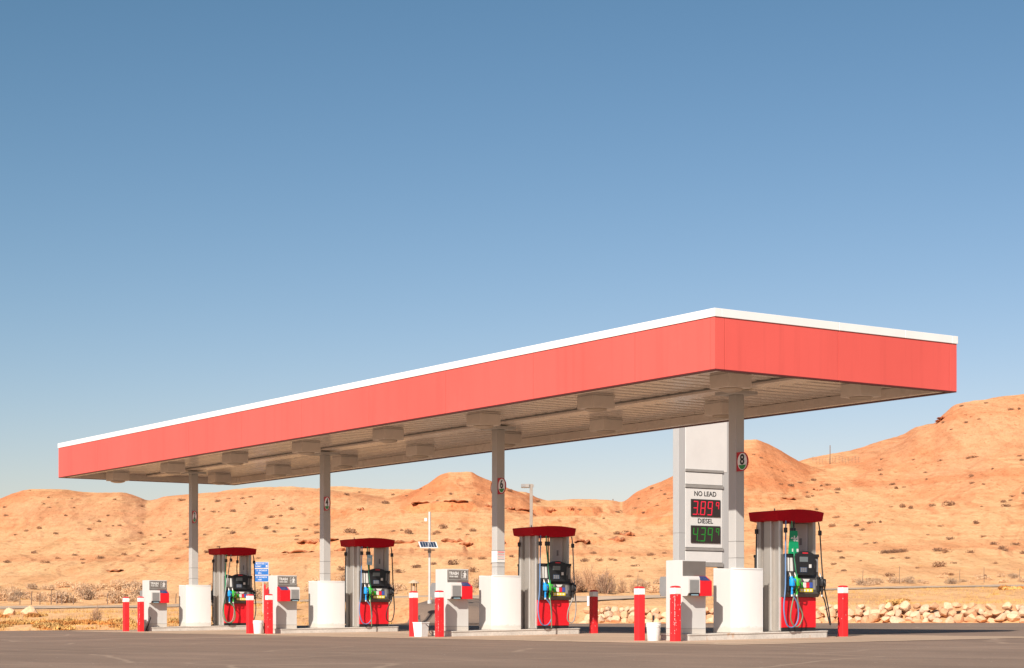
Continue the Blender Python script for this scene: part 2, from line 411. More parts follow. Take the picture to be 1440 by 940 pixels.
K = {  # depth (m) -> heights in the view, as (column, row) pairs of the photograph; turned into real heights below
 58: [(-420, 884), (300, 884), (560, 880), (790, 872), (840, 852), (1860, 850)],
 72: [(-420, 880), (0, 877), (200, 875), (400, 872), (520, 868), (580, 860), (640, 858), (720, 863), (790, 862), (840, 852), (1000, 851), (1200, 849), (1440, 845), (1860, 840)],
 84: [(-420, 868), (0, 863), (200, 860), (300, 855), (450, 848), (604, 841), (690, 848), (800, 849), (900, 846), (1000, 843), (1200, 837), (1440, 832), (1860, 826)],
 96: [(-420, 862), (0, 858), (200, 856), (300, 852), (500, 845), (604, 841), (700, 845), (800, 850), (860, 845), (1000, 841), (1200, 830), (1440, 826.5), (1860, 822)],
 103: [(-420, 858), (0, 853), (200, 851.5), (300, 848), (500, 841), (604, 837), (700, 837), (800, 837), (860, 837.5), (1000, 836.5), (1200, 826.5), (1440, 822.5), (1860, 817)],
 130: [(-420, 838), (0, 835), (300, 828), (480, 818), (600, 812), (800, 812), (1000, 800), (1200, 790), (1440, 783), (1860, 775)],
 165: [(-420, 804), (0, 797), (200, 793), (330, 783), (480, 768), (600, 764), (800, 764), (950, 765), (1045, 752), (1200, 738), (1440, 712), (1860, 690)],
 197: [(-420, 770), (0, 752), (100, 748), (208, 757), (300, 745), (420, 735), (500, 727), (560, 722), (640, 712), (740, 722), (800, 727), (880, 732), (950, 715), (1045, 688), (1126, 698), (1250, 690), (1440, 640), (1860, 610)],
 230: [(-420, 735), (-150, 726), (-50, 712), (0, 703), (22, 694), (45, 689.5), (80, 690), (130, 694.5), (165, 694), (190, 699), (209, 706), (235, 700.5), (265, 697), (300, 694), (350, 687), (400, 686), (450, 688.5), (480, 692), (512, 696), (547, 702), (571, 697), (599, 682), (623, 668), (634, 665.5), (661, 665.5), (675, 672), (710, 687), (738, 698), (760, 706), (807, 704.5), (860, 706), (873, 708), (897, 694), (925, 682), (946, 672), (1000, 645), (1045, 621), (1063, 620.5), (1077, 625), (1126, 651), (1140, 657), (1165, 660), (1200, 655), (1237, 640), (1268, 624), (1291, 606), (1314, 597), (1326, 586), (1345, 572), (1383, 564), (1406, 559), (1440, 555), (1500, 549), (1600, 548), (1860, 575)],
 262: [(-420, 760), (0, 735), (200, 728), (400, 708), (640, 690), (760, 722), (900, 715), (1063, 650), (1150, 674), (1300, 632), (1440, 585), (1860, 600)],
 330: [(-420, 750), (200, 735), (420, 698), (470, 689), (512, 693), (547, 697.5), (590, 702), (700, 693), (738, 694), (759, 703), (900, 730), (1000, 690), (1100, 660), (1142, 648), (1165, 643.5), (1199, 638), (1237, 626), (1268, 617), (1291, 605), (1330, 600), (1440, 600), (1860, 620)],
 420: [(-420, 780), (600, 745), (1000, 735), (1300, 690), (1860, 690)],
 900: [(-420, 840), (1860, 830)],
}
KZ = sorted(K)
LOT = [(-29.5, -.6), (-31.8, -2.2), (-32.4, -3.9), (-36, -8), (-60, -40), (-60, -110), (110, -110), (110, 62), (20, 33), (-11.0, 21.9),
       (-19.5, 18.9), (-27.2, 15.9), (-30.5, 15.5), (-35.3, 12.3), (-33.0, 3.5), (-30.8, .9)]
def lot_dist(x, y):
    """distance to the lot polygon, negative inside"""
    d = np.full(x.shape, 1e9); ins = np.zeros(x.shape, bool); n = len(LOT)
    for i in range(n):
        ax, ay = LOT[i]; bx, by = LOT[(i+1) % n]
        t = np.clip(((x-ax)*(bx-ax)+(y-ay)*(by-ay))/((bx-ax)**2+(by-ay)**2), 0, 1)
        d = np.minimum(d, np.hypot(x-ax-t*(bx-ax), y-ay-t*(by-ay)))
        cond = ((ay > y) != (by > y))
        xi = ax+(y-ay)/((by-ay) if by != ay else 1e-9)*(bx-ax)
        ins ^= cond & (x < xi)
    return np.where(ins, -d, d)
def sstep(a, b, x):
    t = np.clip((x-a)/(b-a), 0, 1); return t*t*(3-2*t)
def height(px, Z, noise_on=True):
    """terrain height at view column px (array) and depth Z (array, same shape)"""
    shp = px.shape; px = px.ravel(); Z = Z.ravel()
    H = np.stack([ZC-(smooth_interp(px, [a for a, _ in K[z]], [b for _, b in K[z]])-HOR)*z/FPX for z in KZ])
    Zc = np.clip(Z, KZ[0], KZ[-1]); kz = np.array(KZ, float)
    i = np.clip(np.searchsorted(kz, Zc)-1, 0, len(kz)-2); n = np.arange(len(px))
    h = np.diff(kz); d = np.diff(H, axis=0)/h[:, None]
    m = np.zeros_like(H); m[1:-1] = np.where(d[:-1]*d[1:] > 0, 2*d[:-1]*d[1:]/(d[:-1]+d[1:]+1e-12), 0); m[0] = d[0]; m[-1] = d[-1]
    t = (Zc-kz[i])/h[i]; hi = h[i]
    z = ((2*t**3-3*t**2+1)*H[i, n]+(t**3-2*t**2+t)*hi*m[i, n]+(-2*t**3+3*t**2)*H[i+1, n]+(t**3-t**2)*hi*m[i+1, n])
    k = (px-PCX)/FPX*Z
    x = CAM[0]+k*RT[0]+Z*FW[0]; y = CAM[1]+k*RT[1]+Z*FW[1]
    if noise_on:
        amp = np.interp(Z, [60, 95, 96, 104, 120, 165, 205, 226, 234, 262, 330, 420], [.05, .10, .03, .03, .16, .50, .50, .14, .14, .8, .25, 2])
        z = z+amp*fbm(x*.09, y*.09, 5, 3)
        g = np.interp(Z, [108, 150, 205, 228], [0, .26, .33, .07])
        wob = fbm(x*.05, y*.05, 3, 20)
        z = z+g*(ridged(px*.020+wob*1.5, Z*.012+wob, 3, 8)-.5)*1.3
        sm = np.interp(Z, [60, 100, 170, 300], [.012, .03, .06, .10])
        z = z+sm*fbm(x*1.1, y*1.1, 3, 31)
        # beds of harder rock: short steps in the slope along two levels
        for zl, a, x0, x1, seed in ((6.75, .42, 400, 860, 40), (11.6, .40, 440, 900, 44), (9.6, .25, 700, 1010, 47), (4.6, .16, 230, 640, 52)):
            lev = zl+.5*fbm(px*.008, Z*.004, 3, seed)
            w = sstep(x0-50, x0+40, px)*(1-sstep(x1-50, x1+50, px))*sstep(.40, .62, vnoise(px*.022, Z*.01, seed+3)+.2*vnoise(px*.12, Z*.02, seed+4))
            dd = z-lev
            z = z+a*w*np.tanh(dd/.10)*np.exp(-(dd/.75)**2)
    dl = lot_dist(x, y); pl = lot_z(y)
    w = sstep(.2, 1.9, dl)
    z = np.where(dl < 0, pl-.07, (pl-.02)*(1-w)+z*w)
    return z.reshape(shp)
def ground_at(x, y):
    dx, dy = x-CAM[0], y-CAM[1]; X = dx*RT[0]+dy*RT[1]; Z = dx*FW[0]+dy*FW[1]
    return float(height(np.array([PCX+FPX*X/Z]), np.array([Z]))[0])
zs = np.concatenate([np.arange(46, 58, 2.), np.arange(58, 108, .7), np.arange(108, 268, .45), np.arange(268, 345, 1.6), np.arange(345, 430, 8), [500, 650, 900]])
ps = np.arange(-420, 1861, 2.6)
PX, ZZ = np.meshgrid(ps, zs)
HH = height(PX, ZZ)
kk = (PX-PCX)/FPX*ZZ
VX = CAM[0]+kk*RT[0]+ZZ*FW[0]; VY = CAM[1]+kk*RT[1]+ZZ*FW[1]
nr, nc = PX.shape
me = bpy.data.meshes.new('desert_hills')
me.vertices.add(nr*nc); me.vertices.foreach_set('co', np.stack([VX, VY, HH], -1).astype(np.float32).ravel())
a = (np.arange(nr-1)[:, None]*nc+np.arange(nc-1)[None, :]).ravel()
quads = np.stack([a, a+1, a+nc+1, a+nc], -1).astype(np.int32)
me.loops.add(quads.size); me.loops.foreach_set('vertex_index', quads.ravel())
me.polygons.add(len(quads)); me.polygons.foreach_set('loop_start', np.arange(0, quads.size, 4, dtype=np.int32))
me.polygons.foreach_set('use_smooth', np.ones(len(quads), bool))
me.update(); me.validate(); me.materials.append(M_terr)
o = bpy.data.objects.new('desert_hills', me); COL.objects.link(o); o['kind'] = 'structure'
# visible ground hit: for (col,row) in the photograph find the depth at which the ground stands there
VROW = HOR-FPX*(HH-ZC)/ZZ
def hit(px, py, zmin=60, zmax=345):
    j = int(np.clip(round((px-ps[0])/2.6), 0, nc-1)); col = VROW[:, j]
    for i in range(nr):
        if zs[i] < zmin or zs[i] > zmax: continue
        if col[i] <= py: return zs[i]
    return None
def on_ground(px, Z):
    x, y = at(px, Z); j = int(np.clip(round((px-ps[0])/2.6), 0, nc-1)); i = int(np.argmin(abs(zs-Z)))
    return x, y, float(HH[i, j])

def drape(name, pts_l, pts_r, m, dz):
    """strip between two lines of (px, Z), draped on the ground"""
    n = len(pts_l); k = 14; P = np.zeros((n, k+1, 2))
    for i in range(n):
        for j in range(k+1):
            t = j/k; P[i, j] = [pts_l[i][0]*(1-t)+pts_r[i][0]*t, pts_l[i][1]*(1-t)+pts_r[i][1]*t]
    h = height(P[..., 0], P[..., 1]); mb = MB(); vs = []
    for i in range(n):
        for j in range(k+1):
            x, y = at(P[i, j, 0], P[i, j, 1]); vs.append((x, y, max(h[i, j], lot_z(y)-.02 if lot_dist(np.array([x]), np.array([y]))[0] < .5 else -9)+dz))
    fs = [(i*(k+1)+j, i*(k+1)+j+1, (i+1)*(k+1)+j+1, (i+1)*(k+1)+j) for i in range(n-1) for j in range(k)]
    mb.add(vs, fs, m); return tag(mb.build(name, smooth=60), None, None, kind='structure')
rp = [float(p) for p in np.arange(-420, 1861, 6)]
drape('road', [(p, 97.4) for p in rp], [(p, 101.8) for p in rp], M_road, .035)
dl_, dr_ = [], []
for i in range(60):
    t = i/59
    dl_.append((553+(705-553)*t**.9, 71.5+25.5*t)); dr_.append((682+(900-682)*t**1.15, 69.0+29*t))
drape('driveway', dl_, dr_, M_asph2, .05)

# lot, pad, desert floor
mb = MB(); mb.add([(x, y, lot_z(y)) for x, y in LOT], [tuple(range(len(LOT)))], M_asph)
tag(mb.build('asphalt_lot'), None, None, kind='structure')
def jag(a, b, n, j):
    return [(a[0]+(b[0]-a[0])*i/n+R_.uniform(-j, j)*(0 < i), a[1]+(b[1]-a[1])*i/n+R_.uniform(-j, j)*(0 < i)) for i in range(n)]
pp = jag((-28.3, -3.2), (3.9, -3.35), 90, .07)+jag((3.9, -3.35), (4.2, 4.6), 24, .06)+jag((4.2, 4.6), (-28.3, 4.6), 60, .05)+jag((-28.3, 4.6), (-28.3, -3.2), 20, .05)
mb = MB(); mb.add([(x, y, lot_z(y)+.005) for x, y in pp], [tuple(range(len(pp)))], M_pad)
tag(mb.build('concrete_pad'), None, None, kind='structure')
mb = MB(); mb.add([(-3000, -3000, -1.9), (3000, -3000, -1.9), (3000, 3000, -1.9), (-3000, 3000, -1.9)], [(0, 1, 2, 3)], M_terr)
tag(mb.build('desert_floor'), None, None, kind='structure')

# ------------------------------------------------------------------ canopy
CX0, CX1, CY0, CY1, CZ0, CZ1 = -29.25, 3.0, -3.09, 3.08, 4.85, 5.95
canopy = thing('station_canopy', 'long flat fuel station canopy with red fascia, white top band and four grey columns', 'canopy', (0, 0, 0))
T = .14; G = .011
jx = [CX0, -25.95, -22.65, -19.35, -16.05, -12.72, -9.37, -6.02, -2.68, .68, CX1-.13]
ins = .02
def fpanel(x0, x1, y0, y1):
    mb = MB(); mb.box(x0, x1, y0, y1, CZ0+.02, CZ1-.155, M_fascia, .002)
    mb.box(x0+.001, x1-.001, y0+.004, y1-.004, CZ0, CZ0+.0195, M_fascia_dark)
    return mb.build('fascia_panel', canopy)
for a, b in zip(jx[:-1], jx[1:]):
    fpanel(a+G/2, b-G/2, CY0, CY0+T); fpanel(a+G/2, b-G/2, CY1-T, CY1)
jy = [CY0, -2.86, -.09, 2.9, CY1]
for a, b in zip(jy[:-1], jy[1:]):
    fpanel(CX1-T+.012, CX1, a+(G/2 if a > CY0 else 0), b-G/2 if b < CY1 else b)
for a, b in ((CY0+T+G, 0), (0, CY1-T-G)): fpanel(CX0, CX0+T, a+G/2, b-G/2)
mb = MB()
for a, b in zip(jx[:-1], jx[1:]):
    e = b-G/2 if b < CX1-.2 else CX1+ins
    for y0, y1 in ((CY0-ins, CY0+T), (CY1-T, CY1+ins)): mb.box(a+(G/2 if a > CX0 else -ins), e, y0, y1, CZ1-.15, CZ1, M_white, .006)
for a, b in ((CY0+T+.003, -.09), (-.084, 1.64), (1.646, CY1-T-.003)): mb.box(CX1-T, CX1+ins, a, b, CZ1-.15, CZ1, M_white, .006)
mb.box(CX0-ins, CX0+T, CY0+T+.003, CY1-T-.003, CZ1-.15, CZ1, M_white, .006)
mb.build('cap_flashing', canopy)
mb = MB()
for q in jx[1:-1]:
    for y0, y1 in ((CY0+.012, CY0+.03), (CY1-.03, CY1-.012)): mb.box(q-.02, q+.02, y0, y1, CZ0+.022, CZ1-.01, M_fascia_dark)
for q in jy[1:-1]+[1.643]: mb.box(CX1-.03, CX1-.012, q-.02, q+.02, CZ0+.022 if q != 1.643 else CZ1-.14, CZ1-.01, M_fascia_dark)
mb.build('joint_strip', canopy)
# ribbed soffit: shallow pans running across the canopy
DZ = 5.06
mb = MB(); prof = []
w = .40; x = CX0+T+.002
while x < CX1-T-.02:
    x2 = min(x+w, CX1-T-.002)
    prof += [(x, DZ), (x+.008, DZ+.03), (x+.105, DZ+.034), (x+.118, DZ+.003), (x+.26, DZ), (x2-.002, DZ)]
    x = x2
n = len(prof); vs = [(px, CY0+T+.004, z) for px, z in prof]+[(px, CY1-T-.004, z) for px, z in prof]
mb.add(vs, [(i, i+1, n+i+1, n+i) for i in range(n-1)], M_deck)
mb.build('soffit', canopy)
mb = MB(); mb.box(CX0+T+.004, CX1-T-.004, CY0+T+.004, CY1-T-.004, DZ+.06, DZ+.10, M_grey)
mb.build('roof_deck', canopy)
mb = MB(); mb.box(CX0+T+.2, CX1-T-.2, -.24, .24, DZ-.075, DZ-.003, M_deck, .008)
mb.box(CX0+T+.2, CX1-T-.2, -.249, -.2405, DZ-.03, DZ-.004, M_seam)
for s in (-1, 1):
    y = CY0+T+.01 if s < 0 else CY1-T-.17
    mb.box(CX0+T+.01, CX1-T-.01, y, y+.16, CZ0+.012, DZ-.004, M_deck, .006)
mb.box(CX0+T+.003, CX0+T+.015, CY0+T+.175, CY1-T-.175, CZ0+.01, DZ-.004, M_deck)
mb.box(CX1-T-.003, CX1-T-.015, CY0+T+.175, CY1-T-.175, CZ0+.01, DZ-.004, M_deck)
mb.build('gutter_beam', canopy)
XS = [0, -8.6, -17.2, -25.8]
for i, X in enumerate(XS):
    mb = MB(); h = .111
    mb.box(X-h, X+h, -h, h, -.02, 4.883, M_colm, .008)
    for zz in (1.95, 1.62): mb.box(X-h-.001, X+h+.001, -h-.001, h+.001, zz, zz+.012, M_seam)
    c = mb.build('column', canopy)
    mb = MB(); mb.box(X-.30, X+.30, -.30, .30, 4.885, 4.95, M_colm, .004); mb.box(X-.09, X+.09, -.09, .09, 4.9505, DZ-.076, M_colm)
    mb.build('cap_plate', c)
# luminaires
def luminaire(x, y, label):
    t = thing('canopy_light', label, 'light', (x, y, DZ), 0, 'lights under the canopy')
    mb = MB(); mb.box(-.275, .275, -.275, .275, -.035, -.003, M_fixture, .006); mb.build('mounting_plate', t)
    mb = MB(); mb.box(-.28, .28, -.28, .28, -.30, -.037, M_fixture, .006)
    mb.box(-.2815, .2815, -.2815, .2815, -.050, -.045, M_seam)
    mb.build('housing', t)
    mb = MB(); mb.lathe([(.225, -.302), (.232, -.315), (.21, -.338), (.12, -.362), (.01, -.37)], M_lens, 28); mb.build('lens', t, smooth=50)
nm = ['nearest the tall red corner', 'second from the tall red corner', 'third from the tall red corner', 'fourth from the tall red corner',
      'fourth from the far left end', 'third from the far left end', 'second from the far left end', 'nearest the far left end']
for i in range(8):
    luminaire(1.57-4.26*i, -1.5, 'square beige light in the front row under the canopy, '+nm[i].replace('tall ', ''))
    luminaire(1.92-4.16*i, 1.55, 'square beige light in the back row under the canopy, '+nm[i].replace('the tall red corner', 'the right end'))

# number flags on the columns
def flag(X, digit, side, label):
    s = side; y = -.085 if s > 0 else .09
    t = thing('number_sign', label, 'sign', (X+s*.112, y, 3.535), 0, 'pump number signs on the canopy columns')
    if s < 0: t.location.z = 3.53
    poly = [(0, -.19), (s*.16, -.19)]+[(s*(.16+.19*math.sin(a)), -.19*math.cos(a)) for a in np.linspace(.2, math.pi-.2, 12)]+[(s*.16, .19), (0, .19)]
    mb = MB(); mb.extr(poly, 'y', -.006, .006, M_numred); mb.build('plate', t)
    c = (s*.175, 0)
    mb = MB()
    for yy0, yy1, d in ((-.010, -.0065, -1), (.0065, .010, 1)):
        mb.extr([(c[0]+.142*math.cos(a), .168*math.sin(a)) for a in np.linspace(0, 2*math.pi, 28)[:-1]], 'y', yy0, yy1, M_numface)
        g = [(c[0]+.12*math.cos(a), .15*math.sin(a)-.005) for a in np.linspace(math.pi*1.14, math.pi*1.86, 12)]
        mb.extr(g, 'y', yy0-.003 if d < 0 else yy1, yy0 if d < 0 else yy1+.003, M_numgreen)
    mb.build('face', t)
    mb = MB(); put_text(mb, digit, .28, (c[0], -.012, .03), (1, 0, 0), (0, 0, 1), M_ink, .006, .95)
    put_text(mb, digit, .30, (c[0], .012, .03), (-1, 0, 0), (0, 0, 1), M_ink, .008, .85); mb.build('numeral', t)
where = ['column behind the price sign side, nearest', 'second column from the right', 'third column from the right', 'leftmost column']
where = ['nearest column at right', 'second column from the right', 'third column from the right', 'leftmost column']
for i, X in enumerate(XS):
    flag(X, str(8-2*i), 1, 'rounded red and white number %d sign on the %s' % (8-2*i, where[i]))
    if i: flag(X, str(7-2*i), -1, 'number sign half hidden on the left side of the %s' % where[i])
# wrapped sticker on the second column
mb = MB(); h = .116
mb.box(XS[1]-h, XS[1]+h, -h, h, 1.72, 2.02, M_paper, .006)
for (a, b, mm) in ((1.965, 1.99, M_redsq), (1.93, 1.94, M_ink), (1.90, 1.915, M_redsq), (1.86, 1.868, M_ink), (1.83, 1.838, M_redsq), (1.80, 1.808, M_ink)):
    mb.box(XS[1]-h+.05, XS[1]+h+.002, -h+.02, h-.02, a, b, mm)
mb.box(XS[1]-h-.003, XS[1]+h+.003, -h-.003, h+.003, 1.722, 1.735, M_seam)
mb.box(XS[1]-h-.003, XS[1]+h+.003, -h-.003, h+.003, 2.008, 2.02, M_seam)
tag(mb.build('wrapped_notice'), 'white notice with faded red lines wrapped around the middle column', 'notice')

# ------------------------------------------------------------------ islands
isl_names = ['nearest island at the right', 'second island from the right', 'third island from the right', 'leftmost island']
def island_top(Y): return .135+.0156*Y
def rounded_rect(x0, x1, y0, y1, r, n=5):
    P = []
    for cx_, cy_, a0 in ((x1-r, y0+r, -math.pi/2), (x1-r, y1-r, 0), (x0+r, y1-r, math.pi/2), (x0+r, y0+r, math.pi)):
        for k in range(n+1):
            a = a0+math.pi/2*k/n; P.append((cx_+r*math.cos(a), cy_+r*math.sin(a)))
    return P
for i, X in enumerate(XS):
    mm = M_conc_r if i == 0 else M_conc
    mb = MB(); mb.prism(rounded_rect(-.42, .42, -1.64, 2.13, .09), -.06, .113, mm, lambda x, y: .0156*y)
    mb.prism(rounded_rect(-.435, .435, -1.655, 2.145, .10), .113, .135, mm, lambda x, y: .0156*y)
    for k in range(len(mb.v)):                       # underside of the rim follows the tilt too
        pass
    n1 = 2*len(rounded_rect(0, 1, 0, 1, .1)); 
    for k in range(n1, n1+n1//2):
        x, y, z = mb.v[k]; mb.v[k] = (x, y, z+.0156*y+.0005)
    tag(mb.build('pump_island', loc=(X, 0, 0)), 'low pale concrete kerb island, the '+isl_names[i]+(', with rust stains' if i == 0 else ''), 'island', 'pump islands')

# trash stations
def trash_station(X, red_first, lettered, label):
    Y0, Y1 = -1.60, -1.0; w = .25; zb = island_top(-1.3)
    t = thing('trash_station', label, 'trash bin', (X, -1.3, zb), 0, 'trash stations on the islands')
    y0, y1 = Y0+1.3, Y1+1.3
    mb = MB(); mb.box(-w, w, y0, y1, 0, 1.44, M_grey, .008)
    mb.box(-w-.002, w+.002, y0-.002, y1+.002, .10, .106, M_seam)
    mb.build('cabinet', t)
    for s in (1, -1):
        mb = MB(); mb.box(s*(w+.001), s*(w+.012), y0+.015, y1-.015, 1.135, 1.42, M_sgrey, .003)
        pn = mb.build('sign_panel', t)
        if lettered:
            mb = MB(); u = (0, s, 0); xs = s*(w+.0145)
            yo = lambda q: q*s
            put_text(mb, 'TRASH', .098, (xs, yo(-.115), 1.335), u, (0, 0, 1), M_paper, .0035, .88, .0015)
            put_text(mb, 'PUSH HERE', .050, (xs, yo(-.115), 1.262), u, (0, 0, 1), M_paper, .0015, .95, .0015)
            def bx(a, b, c, d): mb.box(xs-s*.0015, xs+s*.001, yo(a), yo(b), c, d, M_paper)
            for a, b, c, d in ((-.27, .27, 1.408, 1.412), (-.27, .27, 1.188, 1.192), (-.27, -.266, 1.1925, 1.4075), (.266, .27, 1.1925, 1.4075)): bx(a, b, c, d)
            for a, b, c, d in ((.085, .092, 1.225, 1.38), (.0925, .1395, 1.225, 1.233), (.0925, .1395, 1.295, 1.303), (.14, .147, 1.225, 1.303), (.0925, .13, 1.373, 1.38)): bx(a, b, c, d)
            mb.extr([(yo(.16), 1.225), (yo(.178), 1.225), (yo(.188), 1.275), (yo(.198), 1.225), (yo(.216), 1.225), (yo(.212), 1.33), (yo(.225), 1.29), (yo(.234), 1.295), (yo(.222), 1.352), (yo(.165), 1.352), (yo(.128), 1.338), (yo(.13), 1.326), (yo(.165), 1.333)], 'x', xs-s*.0015, xs+s*.001, M_paper)
            mb.lathe([(.001, -.002), (.017, -.002), (.017, .002), (.001, .002)], M_paper, 14, cap=False)
            k0 = len(mb.v)-14*4
            mb.xform(Matrix.Translation((xs, yo(.188), 1.376)) @ Matrix.Rotation(rad(90), 4, 'Y'), k0)
            mb.build('lettering', pn)
        ya, yb, yc = (y0, -.01, y1-.02)
        g0, g1, r0, r1 = (ya, yb-.004, yb, yc) if not red_first else (yb+.004, yc, ya, yb)
        # towel dispenser: grey hood with a dark slot
        mb = MB(); a, b = w+.002, w+.20
        pts = [(a, .74), (b-.05, .74), (b, .80), (b, 1.07), (b-.03, 1.125), (a, 1.125)]
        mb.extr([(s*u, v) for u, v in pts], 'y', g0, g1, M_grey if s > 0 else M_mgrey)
        mb.box(s*(b-.01), s*(b+.006), g0+.03, g1-.03, .79, 1.05, M_mgrey, .004)
        d = mb.build('towel_dispenser', t)
        mb = MB(); mb.box(s*(b-.04), s*(b+.008), g0+.025, g1-.025, .745, .80, M_black); mb.build('slot', d)
        mb = MB(); mb.box(s*(b-.02), s*(b+.012), g0+.06, g1-.05, .752, .768, M_towel); mb.build('towel', d)
        # red squeegee bucket with a sloping mouth
        mb = MB(); b = w+.205
        mb.extr([(s*u, v) for u, v in [(a, .74), (b, .74), (b, 1.03), (a+.03, 1.13), (a, 1.13)]], 'y', r0, r1, M_red)
        rb = mb.build('squeegee_bucket', t)
        n_ = Vector((.10, 0, .172)).normalized()
        mb = MB(); mb.add([(s*(b-.012+n_.x*.004), r0+.03, 1.037+.004), (s*(b-.012+n_.x*.004), r1-.03, 1.037+.004), (s*(a+.045), r1-.03, 1.122+.006), (s*(a+.045), r0+.03, 1.122+.006)], [(0, 1, 2, 3)], M_water)
        mb.build('water', rb)
    return t
bins = ['grey trash station with a blank dark sign on the nearest island', 'grey trash station with TRASH sign and red bucket at its right, by the middle column',
        'grey trash station with its red bucket on the left of the towel dispenser', 'grey trash station with TRASH sign on the leftmost island']
for i, X in enumerate(XS): trash_station(X, i == 2, i > 0, bins[i])

# column enclosures
def enclosure(X, label):
    zb = island_top(.04); Y0, Y1, w, bul = -.375, .45, .262, .035
    t = thing('column_enclosure', label, 'enclosure', (X, 0, zb), 0, 'white enclosures around the column feet')
    H = 1.285
    mb = MB(); mb.box(-w, w, Y0, Y1, 0, H-.02, M_grey, .006); mb.box(-w+.012, w-.012, Y0-.0025, Y0-.0005, .03, H-.06, M_grey)
    mb.build('cabinet', t)
    for s in (1, -1):
        yy = np.linspace(Y0+.004, Y1+.02, 15); ym = (yy[0]+yy[-1])/2; hw = (yy[-1]-yy[0])/2
        outer = [(s*(w+.004+bul*(1-((y-ym)/hw)**2)), y) for y in yy]
        inner = [(s*(w+.002), yy[-1]), (s*(w+.002), yy[0])]
        mb = MB(); mb.prism(outer+inner, 0, H-.03, M_box); mb.build('curved_panel', t, smooth=30)
        mb = MB(); mb.prism([(x+s*.008*(0 < j < len(outer)-1), y) for j, (x, y) in enumerate(outer)]+inner, H-.0295, H, M_box); mb.build('rim', t, smooth=30)
    return t
enc = ['white curved enclosure around the foot of the nearest column', 'white curved enclosure around the column with the wrapped notice',
       'white curved enclosure around the foot of the number 4 column', 'white curved enclosure around the foot of the leftmost column']
for i, X in enumerate(XS): enclosure(X, enc[i])

